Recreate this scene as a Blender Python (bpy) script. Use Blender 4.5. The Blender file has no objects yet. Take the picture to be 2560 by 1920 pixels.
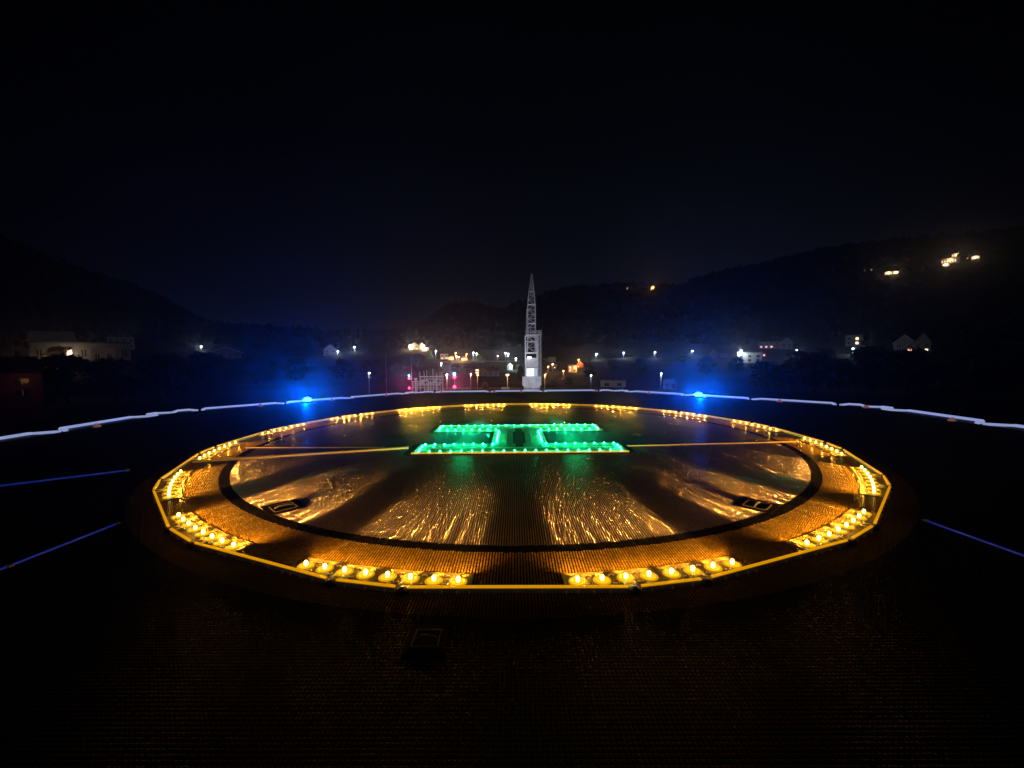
import bpy, math, random
from math import sin, cos, pi, radians, tan, atan2, hypot, sqrt
from mathutils import Vector, Matrix, noise
random.seed(7)
D = bpy.data
SC = bpy.context.scene
COL = SC.collection

# ------------------------------------------------------------------ camera
F, PITCH, YAW, ROLL = 1055.3, 0.0690, -0.0088, -0.0097      # focal length in px of the 2560 px wide photo
CAMZ = 1.8
cd = D.cameras.new('camera'); cam = D.objects.new('camera', cd); COL.objects.link(cam)
SC.camera = cam
cd.sensor_fit = 'HORIZONTAL'; cd.sensor_width = 36; cd.lens = 36*F/2560
cd.clip_start = .05; cd.clip_end = 9000
_cy, _sy, _cp, _sp, _cr, _sr = cos(YAW), sin(YAW), cos(PITCH), sin(PITCH), cos(ROLL), sin(ROLL)
def ray(px, py):
    """direction (not normalised) through a pixel of the photo"""
    u, v = (px-1280)/F, (py-960)/F
    u, v = _cr*u+_sr*v, -_sr*u+_cr*v
    x, y, z = u, 1.0, -v
    y, z = _cp*y+_sp*z, -_sp*y+_cp*z
    x, y = _cy*x+_sy*y, -_sy*x+_cy*y
    return Vector((x, y, z))
fwd = ray(1280, 960).normalized()
right = (ray(2280, 960)-ray(280, 960)).normalized()
up = right.cross(fwd).normalized()
cam.matrix_world = Matrix(((right.x, up.x, -fwd.x, 0), (right.y, up.y, -fwd.y, 0), (right.z, up.z, -fwd.z, CAMZ), (0, 0, 0, 1)))

# ------------------------------------------------------------------ exposure
SC.view_settings.view_transform = 'Standard'; SC.view_settings.look = 'None'
SC.view_settings.exposure = 0.0; SC.view_settings.gamma = 1.0
SC.cycles.volume_bounces = 0
SC.cycles.sample_clamp_indirect = 2.0
SC.cycles.max_bounces = 5

# ------------------------------------------------------------------ night sky
W = D.worlds.new('World'); SC.world = W; W.use_nodes = True
nt = W.node_tree; nt.nodes.clear()
def N(nt, t, **kw):
    n = nt.nodes.new(t)
    for k, v in kw.items():
        if k.startswith('i'): n.inputs[int(k[1:])].default_value = v
        else: setattr(n, k, v)
    return n
out = N(nt, 'ShaderNodeOutputWorld'); bg = N(nt, 'ShaderNodeBackground')
tc = N(nt, 'ShaderNodeTexCoord'); sep = N(nt, 'ShaderNodeSeparateXYZ')
nt.links.new(tc.outputs['Generated'], sep.inputs[0])
ramp = N(nt, 'ShaderNodeValToRGB')           # overcast night sky, faint town glow low over the hills
e = ramp.color_ramp.elements
e[0].position = 0.0; e[0].color = (.0100, .0112, .0150, 1)
e[1].position = 1.0; e[1].color = (.0004, .0006, .0006, 1)
for p_, c_ in ((.12, (.0062, .0072, .0112, 1)), (.25, (.0030, .0036, .0062, 1)), (.42, (.0011, .0015, .0024, 1)), (.6, (.0006, .0009, .0011, 1))):
    x_ = e.new(p_); x_.color = c_
nt.links.new(sep.outputs['Z'], ramp.inputs[0])
# the glow is strongest straight up the valley (+Y) and dies off to the sides
mr = N(nt, 'ShaderNodeMapRange'); mr.inputs['From Min'].default_value = .45; mr.inputs['From Max'].default_value = 1.0
mr.inputs['To Min'].default_value = .07; mr.inputs['To Max'].default_value = .9; mr.interpolation_type = 'SMOOTHSTEP'
nt.links.new(sep.outputs['Y'], mr.inputs['Value'])
nz = N(nt, 'ShaderNodeTexNoise'); nz.inputs['Scale'].default_value = 2.2; nz.inputs['Detail'].default_value = 5
nt.links.new(tc.outputs['Generated'], nz.inputs['Vector'])
nm = N(nt, 'ShaderNodeMapRange'); nm.inputs['From Min'].default_value = .3; nm.inputs['From Max'].default_value = .7
nm.inputs['To Min'].default_value = .65; nm.inputs['To Max'].default_value = 1.3
nt.links.new(nz.outputs['Fac'], nm.inputs['Value'])
m1 = N(nt, 'ShaderNodeMath', operation='MULTIPLY'); nt.links.new(mr.outputs[0], m1.inputs[0]); nt.links.new(nm.outputs[0], m1.inputs[1])
# bluer towards the left of the valley, a trace of green to the right
mr2 = N(nt, 'ShaderNodeMapRange'); mr2.inputs['From Min'].default_value = -.5; mr2.inputs['From Max'].default_value = .35; nt.links.new(sep.outputs['X'], mr2.inputs['Value'])
tint = N(nt, 'ShaderNodeMix', data_type='RGBA'); nt.links.new(mr2.outputs[0], tint.inputs[0]); tint.inputs[6].default_value = (.60, .68, .95, 1); tint.inputs[7].default_value = (1.0, 1.08, .95, 1)
tm = N(nt, 'ShaderNodeMix', data_type='RGBA', blend_type='MULTIPLY'); tm.inputs[0].default_value = 1; nt.links.new(ramp.outputs[0], tm.inputs[6]); nt.links.new(tint.outputs[2], tm.inputs[7])
nt.links.new(tm.outputs[2], bg.inputs[0]); nt.links.new(m1.outputs[0], bg.inputs[1]); nt.links.new(bg.outputs[0], out.inputs[0])

# one very weak cool sun lamp added as fill for hills and houses
sd = D.lights.new('night_fill', 'SUN'); sun = D.objects.new('night_fill', sd); COL.objects.link(sun)
sd.energy = .022; sd.angle = radians(12); sd.color = (.8, .88, 1)
sun.rotation_euler = (radians(58), 0, radians(-18))

# ------------------------------------------------------------------ helpers
def tag(o, label=None, cat=None, group=None, kind=None):
    if label: o['label'] = label
    if cat: o['category'] = cat
    if group: o['group'] = group
    if kind: o['kind'] = kind
    return o
def empty(name, loc=(0, 0, 0), rz=0, label=None, cat=None, group=None):
    o = D.objects.new(name, None); COL.objects.link(o); o.location = loc; o.rotation_euler = (0, 0, rz)
    o.empty_display_size = .2
    return tag(o, label, cat, group)
class MB:
    def __init__(s): s.v = []; s.f = []; s.sm = []
    def add(s, vs, fs, smooth=False):
        b = len(s.v); s.v += [tuple(v) for v in vs]; s.f += [tuple(i+b for i in f) for f in fs]; s.sm += [smooth]*len(fs); return s
    def box(s, x0, x1, y0, y1, z0, z1):
        vs = [(x, y, z) for z in (z0, z1) for y in (y0, y1) for x in (x0, x1)]
        return s.add(vs, [(0, 2, 3, 1), (4, 5, 7, 6), (0, 1, 5, 4), (2, 6, 7, 3), (0, 4, 6, 2), (1, 3, 7, 5)])
    def prism(s, poly, z0, z1):
        n = len(poly); vs = [(x, y, z0) for x, y in poly]+[(x, y, z1) for x, y in poly]
        fs = [tuple(range(n-1, -1, -1)), tuple(range(n, 2*n))]+[(i, (i+1) % n, n+(i+1) % n, n+i) for i in range(n)]
        return s.add(vs, fs)
    def bar(s, a, b, w, h=None):
        """square section bar between two points"""
        a, b = Vector(a), Vector(b); h = h or w; d = (b-a).normalized()
        u = d.cross(Vector((0, 0, 1)));
        if u.length < 1e-3: u = Vector((1, 0, 0))
        u.normalize(); v = u.cross(d).normalized()
        vs = [p+u*(i*w/2)+v*(j*h/2) for p in (a, b) for i, j in ((-1, -1), (1, -1), (1, 1), (-1, 1))]
        return s.add(vs, [(3, 2, 1, 0), (4, 5, 6, 7), (0, 1, 5, 4), (1, 2, 6, 5), (2, 3, 7, 6), (3, 0, 4, 7)])
    def tube(s, pts, r, n=8, r2=None):
        pts = [Vector(p) for p in pts]; rings = []; base = len(s.v)
        for i, p in enumerate(pts):
            d = (pts[min(i+1, len(pts)-1)]-pts[max(i-1, 0)]).normalized()
            u = d.cross(Vector((0, 0, 1)))
            if u.length < 1e-3: u = Vector((1, 0, 0))
            u.normalize(); v = u.cross(d)
            rr = r if r2 is None else r+(r2-r)*i/(len(pts)-1)
            rings.append([p+u*rr*cos(2*pi*k/n)+v*rr*sin(2*pi*k/n) for k in range(n)])
        vs = [q for g in rings for q in g]; m = len(rings)
        fs = [(i*n+k, i*n+(k+1) % n, (i+1)*n+(k+1) % n, (i+1)*n+k) for i in range(m-1) for k in range(n)]
        fs += [tuple(range(n-1, -1, -1)), tuple(range((m-1)*n, m*n))]
        return s.add(vs, fs, True)
    def lathe(s, prof, c=(0, 0, 0), n=20):
        m = len(prof); vs = [(c[0]+r*cos(2*pi*k/n), c[1]+r*sin(2*pi*k/n), c[2]+z) for r, z in prof for k in range(n)]
        fs = [(i*n+k, i*n+(k+1) % n, (i+1)*n+(k+1) % n, (i+1)*n+k) for i in range(m-1) for k in range(n)]
        fs += [tuple(range(n-1, -1, -1)), tuple(range((m-1)*n, m*n))]
        return s.add(vs, fs, True)
    def build(s, name, mat, parent=None, loc=None, rz=0):
        me = D.meshes.new(name); me.from_pydata(s.v, [], s.f); me.update()
        me.polygons.foreach_set('use_smooth', s.sm)
        me.materials.append(mat)
        o = D.objects.new(name, me); COL.objects.link(o)
        if parent: o.parent = parent
        if loc: o.location = loc
        if rz: o.rotation_euler = (0, 0, rz)
        return o
def copy_tree(o, parent=None):
    c = o.copy(); COL.objects.link(c); c.parent = parent
    for ch in list(o.children): copy_tree(ch, c)
    return c
def lamp(parent, loc, energy, color, r=.01, name='lamp', typ='POINT'):
    l = D.lights.new(name, typ); l.energy = energy; l.color = color; l.shadow_soft_size = r
    o = D.objects.new(name, l); COL.objects.link(o); o.location = loc
    if parent: o.parent = parent
    return o

# ------------------------------------------------------------------ materials
def mat(name, col, rough=.6, metal=0, emit=None, es=0, var=.0, vs=3., bump=0, bs=20., spec=.5):
    m = D.materials.new(name); m.use_nodes = True; t = m.node_tree; b = t.nodes['Principled BSDF']
    b.inputs['Base Color'].default_value = (*col, 1); b.inputs['Roughness'].default_value = rough; b.inputs['Metallic'].default_value = metal
    b.inputs['Specular IOR Level'].default_value = spec
    if emit: b.inputs['Emission Color'].default_value = (*emit, 1); b.inputs['Emission Strength'].default_value = es; m.cycles.emission_sampling = 'NONE'
    if var or bump:
        tcn = N(t, 'ShaderNodeTexCoord'); n1 = N(t, 'ShaderNodeTexNoise'); n1.inputs['Scale'].default_value = vs; n1.inputs['Detail'].default_value = 6
        t.links.new(tcn.outputs['Object'], n1.inputs['Vector'])
        if var:
            r = N(t, 'ShaderNodeValToRGB'); r.color_ramp.elements[0].position = .32; r.color_ramp.elements[1].position = .68
            r.color_ramp.elements[0].color = (*[c*(1-var) for c in col], 1); r.color_ramp.elements[1].color = (*[min(1, c*(1+var)) for c in col], 1)
            t.links.new(n1.outputs['Fac'], r.inputs[0]); t.links.new(r.outputs[0], b.inputs['Base Color'])
        if bump:
            n2 = N(t, 'ShaderNodeTexNoise'); n2.inputs['Scale'].default_value = bs; n2.inputs['Detail'].default_value = 4
            t.links.new(tcn.outputs['Object'], n2.inputs['Vector'])
            bp = N(t, 'ShaderNodeBump'); bp.inputs['Strength'].default_value = bump; bp.inputs['Distance'].default_value = .02
            t.links.new(n2.outputs['Fac'], bp.inputs['Height']); t.links.new(bp.outputs[0], b.inputs['Normal'])
    return m
AMBER = (1.0, .40, .03)
GREEN = (.0, 1.0, .28)
BLUE = (.0, .10, 1.0)
M = {}
M['plate'] = mat('panel_plate', (.15, .12, .06), .42, .0, var=.25, vs=9)
M['kerb'] = mat('aluminium_kerb', (.60, .57, .50), .40, .1, var=.25, vs=14)
M['cable'] = mat('cable_sheath', (.7, .6, .38), .4)
M['clamp'] = mat('clamp_black', (.025, .022, .02), .5, var=.3)
M['flange'] = mat('lens_flange', (.05, .035, .003), .3, emit=(1,.43,.0), es=.75)
M['ringm'] = mat('lens_ring', (.06, .045, .005), .3, emit=(1, .52, .01), es=1.1)
M['led'] = mat('amber_led', (1, .7, .1), .3, emit=(1, .66, .14), es=11)
M['gplate'] = mat('letter_plate', (.20, .26, .23), .6, 0, var=.25, vs=8)
M['gled'] = mat('green_led', (.1, 1, .5), .3, emit=(.14, 1, .60), es=9)
M['gflange'] = mat('green_lens', (.1, .7, .3), .3, emit=GREEN, es=.45)
M['rim'] = mat('dull_rim', (.10, .10, .10), .6)
M['blue_lit_strip'] = mat('strip_painted_blue_light', (.15, .2, .7), .5, emit=(.01, .08, 1), es=.11, var=.5, vs=5)  # blue beacon light on the strips, put in as colour and emission
M['black'] = mat('black_mat', (.010, .010, .011), .8, var=.3, spec=.1)
M['steel'] = mat('galvanised_steel', (.45, .46, .48), .4, .7, var=.2, vs=12)
M['strip'] = mat('white_glowing_edge', (.8, .8, .85), .4, emit=(.46, .55, 1.0), es=.50)  # upper frame edge carries its own added emission
M['net'] = mat('net_panel', (.30, .29, .33), .7, var=.25, vs=6)
M['orange'] = mat('orange_fitting', (.60, .25, .18), .5, emit=(.8, .30, .22), es=.16)  # fittings are unlit; faint emission added to brighten them
M['blue'] = mat('blue_lens', (.1, .3, 1), .2, emit=(.03, .42, 1), es=14)
M['crane'] = mat('crane_paint', (.62, .62, .66), .45, var=.18, vs=1.2)
M['cranebase'] = mat('crane_house_paint', (.50, .49, .50), .55, var=.25, vs=.8)
M['rail'] = mat('rail_paint', (.5, .5, .55), .5)

# deck: rows of raised square nubs that run away from the camera (real nubs inside the circle, relief outside it)
CX, CY = .028, 9.08          # centre of the landing circle
PX, PY = .025, .028          # pitch of the nubs
RN = 5.99                    # radius covered by modelled nubs
def deck_material(nub):
    m = D.materials.new('deck_nub' if nub else 'ribbed_deck'); m.use_nodes = True; t = m.node_tree; L = t.links.new; b = t.nodes['Principled BSDF']
    g = N(t, 'ShaderNodeNewGeometry'); sp = N(t, 'ShaderNodeSeparateXYZ'); L(g.outputs['Position'], sp.inputs[0])
    def mth(op, a, bb=None, clamp=False):
        n = N(t, 'ShaderNodeMath', operation=op); n.use_clamp = clamp
        for i, q in enumerate((a, bb)):
            if q is None: continue
            if isinstance(q, (int, float)): n.inputs[i].default_value = q
            else: L(q, n.inputs[i])
        return n.outputs[0]
    X, Y = sp.outputs[0], sp.outputs[1]
    dx = mth('SUBTRACT', X, CX); dy = mth('SUBTRACT', Y, CY)
    R = mth('SQRT', mth('ADD', mth('MULTIPLY', dx, dx), mth('MULTIPLY', dy, dy)))
    outer = mth('GREATER_THAN', R, RN)
    def noise_(scale, det):
        n = N(t, 'ShaderNodeTexNoise'); n.inputs['Scale'].default_value = scale; n.inputs['Detail'].default_value = det; L(g.outputs['Position'], n.inputs['Vector']); return n
    n2, n3 = noise_(26, 4), noise_(1.3, 7)
    cb = N(t, 'ShaderNodeCombineXYZ'); vn = N(t, 'ShaderNodeVectorMath', operation='NORMALIZE')
    if nub:                  # every nub is worn and tilted a little differently
        cell = N(t, 'ShaderNodeCombineXYZ'); L(mth('FLOOR', mth('DIVIDE', X, PX)), cell.inputs[0]); L(mth('FLOOR', mth('DIVIDE', Y, PY)), cell.inputs[1])
        wn = N(t, 'ShaderNodeTexWhiteNoise', noise_dimensions='2D'); L(cell.outputs[0], wn.inputs['Vector'])
        sc = N(t, 'ShaderNodeSeparateColor'); L(wn.outputs['Color'], sc.inputs[0])
        L(mth('MULTIPLY', mth('SUBTRACT', sc.outputs[0], .5), .006), cb.inputs[0]); L(mth('MULTIPLY', mth('SUBTRACT', sc.outputs[1], .5), .10), cb.inputs[1]); L(mth('MULTIPLY', mth('SUBTRACT', sc.outputs[2], .5), .10), cb.inputs[2])
        ad = N(t, 'ShaderNodeVectorMath', operation='ADD'); L(g.outputs['Normal'], ad.inputs[0]); L(cb.outputs[0], ad.inputs[1]); L(ad.outputs[0], vn.inputs[0])
        tone = mth('ADD', .75, mth('MULTIPLY', sc.outputs[2], .5))
    else:
        u = mth('SUBTRACT', mth('MULTIPLY', mth('FRACT', mth('DIVIDE', X, PX)), 2), 1)
        v = mth('SUBTRACT', mth('MULTIPLY', mth('FRACT', mth('DIVIDE', Y, PY)), 2), 1)
        au, av = mth('ABSOLUTE', u), mth('ABSOLUTE', v)
        isx = mth('GREATER_THAN', au, av); r = mth('MAXIMUM', au, av)
        tl = mth('MULTIPLY', mth('MULTIPLY', mth('POWER', mth('MULTIPLY', mth('SUBTRACT', r, .22, clamp=True), 1.3), 1.3), 4.0), outer)
        L(mth('MULTIPLY', mth('MULTIPLY', mth('SIGN', u), tl), isx), cb.inputs[0])
        L(mth('MULTIPLY', mth('MULTIPLY', mth('SIGN', v), tl), mth('SUBTRACT', 1, isx)), cb.inputs[1]); cb.inputs[2].default_value = 1
        L(cb.outputs[0], vn.inputs[0])
        groove = mth('MAXIMUM', mth('MULTIPLY', mth('GREATER_THAN', au, .60), .92), mth('MULTIPLY', mth('GREATER_THAN', av, .80), .8))
        tone = mth('SUBTRACT', 1, mth('MAXIMUM', groove, mth('MULTIPLY', mth('SUBTRACT', 1, outer), .85)))
    L(vn.outputs[0], b.inputs['Normal'])
    Rn = mth('ADD', R, mth('MULTIPLY', mth('SUBTRACT', n2.outputs['Fac'], .5), .05))
    wear = N(t, 'ShaderNodeMapRange'); L(n3.outputs['Fac'], wear.inputs[0]); wear.inputs[1].default_value = .3; wear.inputs[2].default_value = .7; wear.inputs[3].default_value = .65; wear.inputs[4].default_value = 1.25
    def mix(f, a, bcol):
        n = N(t, 'ShaderNodeMix', data_type='RGBA'); L(f, n.inputs[0])
        if isinstance(a, tuple): n.inputs[6].default_value = (*a, 1)
        else: L(a, n.inputs[6])
        n.inputs[7].default_value = (*bcol, 1); return n.outputs[2]
    def band(a, bb): return mth('MULTIPLY', mth('GREATER_THAN', Rn, a), mth('LESS_THAN', Rn, bb))
    c = mix(mth('LESS_THAN', Rn, 5.3), (.008, .009, .009), (.16, .145, .165))
    c = mix(band(5.34, 6.36), c, (.19, .120, .020))
    c = mix(band(5.21, 5.35), c, (.006, .006, .006))
    c = mix(band(6.30, 6.43), c, (.006, .006, .006))
    mu = N(t, 'ShaderNodeMix', data_type='RGBA', blend_type='MULTIPLY'); mu.inputs[0].default_value = 1; L(c, mu.inputs[6])
    L(mth('MULTIPLY', wear.outputs[0], tone), mu.inputs[7])
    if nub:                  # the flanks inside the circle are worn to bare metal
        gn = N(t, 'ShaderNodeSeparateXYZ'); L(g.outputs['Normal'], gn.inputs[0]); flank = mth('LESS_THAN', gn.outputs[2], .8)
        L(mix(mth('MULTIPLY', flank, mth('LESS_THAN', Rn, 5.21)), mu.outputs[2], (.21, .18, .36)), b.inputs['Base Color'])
    else: L(mu.outputs[2], b.inputs['Base Color'])
    blackring = mth('ADD', band(5.21, 5.35), band(6.30, 6.43), clamp=True)
    if nub:
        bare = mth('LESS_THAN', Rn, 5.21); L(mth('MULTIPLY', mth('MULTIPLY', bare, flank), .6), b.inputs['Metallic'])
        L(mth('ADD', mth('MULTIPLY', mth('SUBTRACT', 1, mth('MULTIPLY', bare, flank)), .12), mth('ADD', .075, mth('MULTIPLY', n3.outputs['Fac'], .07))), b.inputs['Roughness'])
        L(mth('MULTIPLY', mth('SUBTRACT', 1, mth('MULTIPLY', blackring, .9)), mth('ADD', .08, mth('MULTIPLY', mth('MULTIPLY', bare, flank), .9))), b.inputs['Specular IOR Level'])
    else:
        b.inputs['Roughness'].default_value = .55; L(mth('ADD', .02, mth('MULTIPLY', outer, .01)), b.inputs['Specular IOR Level'])
    return m
M['deck'] = deck_material(False); M['nub'] = deck_material(True)

# ------------------------------------------------------------------ the helideck
AP = 11.28                    # apothem of the octagonal deck
def octo(ap, k): a = radians(22.5+45*k); r = ap/cos(radians(22.5)); return (CX+r*cos(a), CY+r*sin(a))
deck = MB().prism([octo(AP, k) for k in range(8)], -.45, 0).build('helideck', M['deck']); tag(deck, kind='structure')
def nubs():
    import numpy as np
    i = np.arange(int((CX-RN)/PX), int((CX+RN)/PX)+1); j = np.arange(int((CY-RN)/PY), int((CY+RN)/PY)+1)
    gx, gy = np.meshgrid((i+.5)*PX, (j+.5)*PY); gx = gx.ravel(); gy = gy.ravel()
    X, Y = gx-CX, gy-CY; k = X*X+Y*Y < RN*RN
    k &= ~((abs(X) < 2.1) & (abs(Y) < 1.54) & ((abs(Y) > .68) | (abs(X) < .6)))       # not under the letter
    gx = gx[k]; gy = gy[k]; n = len(gx)
    bx, by, tx_, ty_, h = .0075, .0083, .0063, .0071, .0055
    o = np.array([(-bx, -by, 0), (bx, -by, 0), (bx, by, 0), (-bx, by, 0), (-tx_, -ty_, h), (tx_, -ty_, h), (tx_, ty_, h), (-tx_, ty_, h)], np.float32)
    hs = np.random.default_rng(4).uniform(.90, 1.10, n)
    ov = np.repeat(o[None], n, 0); ov[:, :, 2] *= hs[:, None]
    co = ov+np.stack([gx, gy, np.zeros(n)], 1)[:, None].astype(np.float32)
    f = np.array([(4, 5, 6, 7), (0, 1, 5, 4), (1, 2, 6, 5), (2, 3, 7, 6), (3, 0, 4, 7)], np.int32)
    fi = (f[None]+(np.arange(n, dtype=np.int32)*8)[:, None, None]).ravel()
    me = D.meshes.new('grip_nubs'); me.vertices.add(n*8); me.vertices.foreach_set('co', co.ravel())
    me.loops.add(n*20); me.loops.foreach_set('vertex_index', fi); me.polygons.add(n*5)
    me.polygons.foreach_set('loop_start', np.arange(0, n*20, 4, dtype=np.int32)); me.update(calc_edges=True); me.shade_flat()
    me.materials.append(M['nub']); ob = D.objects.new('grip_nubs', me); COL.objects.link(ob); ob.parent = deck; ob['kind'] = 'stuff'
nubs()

# ---- perimeter frames: inclined safety net frame with an emissive upper edge
def net_frame(side, t0, t1, label, first_corner=False):
    a = radians(45*side); ca, sa = cos(a), sin(a)               # outward direction of the side
    tm = (t0+t1)/2; hw = (t1-t0)/2-.07
    o = empty('safety_net_frame', (CX+ca*(AP+.03)-sa*tm, CY+sa*(AP+.03)+ca*tm, 0), a-pi/2, label, 'net frame', 'net frames around the helideck edge')
    # local x along the side, y outward
    yo, zo, ch = .50, .0, min(.28 if side in (0, 4) else .14, hw*.5)
    zi = -.035
    MB().bar((-hw+ch, yo, zo), (hw-ch, yo, zo), .085, .085).bar((-hw+ch-.02, yo, zo), (-hw, .06, zi+.04), .07, .06).bar((hw-ch+.02, yo, zo), (hw, .06, zi+.04), .07, .06).build('glowing_edge', M['strip'], o)
    m = MB(); m.bar((-hw, .03, zi), (hw, .03, zi), .05, .05)
    m.build('hinge_rail', M['steel'], o)
    m = MB()
    n = max(3, int(hw*2/.07))
    for i in range(n+1):
        x = -hw+2*hw*i/n; xt = max(-hw+ch, min(hw-ch, x))
        m.bar((x, .05, zi+.01), (xt, yo, zo-.03), .022, .008)
    for j in range(1, 8):
        f = j/8; xe = hw-ch*f; m.bar((-xe, .05+(yo-.05)*f, zi+(zo-zi)*f-.015), (xe, .05+(yo-.05)*f, zi+(zo-zi)*f-.015), .026, .008)
    m.build('net', M['net'], o)
    return o
seg = [-4.78, -4.0, -1.3, 1.3, 4.0, 4.78]
sidename = {0: 'right side', 1: 'far right diagonal side', 2: 'far side', 3: 'far left diagonal side', 4: 'left side'}
piece = {0: ['short frame at the near corner', 'long frame nearest the camera', 'middle frame', 'long frame nearest the far corner', 'short frame at the far corner']}
for s_ in range(5):
    for j in range(5):
        if s_ == 0 and j < 1 or s_ == 4 and j > 3: continue      # near corners lie outside the picture
        if s_ in (0, 4):
            nm_ = ['short', 'long', 'long', 'long', 'short'][j]
            pos = ['nearest the camera', 'nearest the camera', 'in the middle', 'just before the far corner', 'at the far corner'][j if s_ == 0 else 4-j]
        elif s_ == 2: nm_ = ['short', 'long', 'long', 'long', 'short'][j]; pos = ['at its right corner', 'right of the crane', 'directly below the crane', 'left of the crane', 'at its left corner'][j]
        elif s_ == 1: nm_ = ['short', 'long', 'long', 'long', 'short'][j]; pos = ['at its outer right corner', 'right of the blue light', 'just beside the blue light', 'left of the blue light', 'at the corner toward the crane'][j]
        else: nm_ = ['short', 'long', 'long', 'long', 'short'][j]; pos = ['at the corner toward the crane', 'right of the blue light', 'just beside the blue light', 'left of the blue light', 'at its outer left corner'][j]
        net_frame(s_, seg[j], seg[j+1], f'{nm_} white edged net frame, {sidename[s_]}, {pos}')

def ground_at(px, py, z=0.):
    d = ray(px, py); t = (z-CAMZ)/d.z; return Vector((d.x*t, d.y*t, z))
# small unlit orange edge fittings, given a faint added glow
def edge_fitting(px, py, label):
    p = ground_at(px, py, .0); r = Vector((p.x-CX, p.y-CY)); 
    # snap to the deck edge
    best = max((r.x*cos(radians(45*k))+r.y*sin(radians(45*k)), k) for k in range(8)); k = best[1]; f = (AP-.14)/best[0]
    o = empty('edge_fitting', (CX+r.x*f, CY+r.y*f, 0), radians(45*k)-pi/2, label, 'edge light', 'unlit orange fittings on the deck edge')
    MB().lathe([(.085, .0), (.085, .035), (.06, .05)]).build('base', M['orange'], o)
    MB().lathe([(.05, .05), (.05, .07), (.035, .09), (.01, .095)]).build('cap', M['orange'], o)
    MB().bar((-.11, 0, .02), (.11, 0, .02), .03, .03).build('mounting_bar', M['steel'], o)
for px, py, l in [(190, 1066, 'small unlit orange fitting on the left deck edge nearest the camera'),
                  (622, 1012, 'small unlit orange fitting left of the left blue light'),
                  (806, 996, 'small unlit fitting tinted blue just right of the left blue light'),
                  (957, 987, 'small unlit orange fitting below the tall thin mast'),
                  (1102, 981, 'small unlit orange fitting below the white steel framework'),
                  (1235, 979, 'small unlit orange fitting left of the crane base'),
                  (1303, 979, 'small unlit orange fitting directly below the crane base'),
                  (1495, 976, 'small pale orange fitting on the far edge right of the crane'),
                  (1630, 982, 'small unlit fitting left of the right blue light'),
                  (1778, 990, 'small unlit fitting tinted blue just right of the right blue light'),
                  (1963, 1003, 'small unlit orange fitting on the far right diagonal edge'),
                  (2186, 1018, 'small unlit orange fitting at the far right corner of the deck'),
                  (2394, 1052, 'small unlit orange fitting on the right deck edge nearest the camera')]:
    edge_fitting(px, py, l)

# ---- blue status lights
def blue_light(x, y, label):
    o = empty('blue_status_light', (x, y, 0), 0, label, 'signal light', 'blue status lights on the deck edge')
    MB().lathe([(.13, 0), (.13, .03), (.09, .05)]).build('base', M['clamp'], o)
    MB().lathe([(.11, .05), (.15, .09), (.15, .14), (.08, .19), (.005, .21)]).build('lens', M['blue'], o)
    MB().lathe([(.02, .21), (.02, .235), (.004, .24)]).build('top_cap', M['clamp'], o)
    av = Vector((-x, -y, 0)).normalized()
    l = D.lights.new('beacon', 'SPOT'); l.energy = 23000; l.color = BLUE; l.spot_size = radians(138); l.spot_blend = .03; l.shadow_soft_size = .04
    lo = D.objects.new('beacon', l); COL.objects.link(lo); lo.parent = o; lo.location = (av*.17)+Vector((0, 0, .17))
    av = Vector((-x, -y, 0)).normalized(); lo.rotation_euler = (av*cos(radians(72))+Vector((0, 0, sin(radians(72))))).to_track_quat('-Z', 'Y').to_euler()
    lamp(o, (0, -.17, .16), 220, BLUE, .05, 'blue_lamp')
    return o
blue_light(-8.25, 16.55, 'brilliant blue light on the left of the far deck edge')
blue_light(7.45, 17.2, 'brilliant blue light on the right of the far deck edge')

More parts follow.
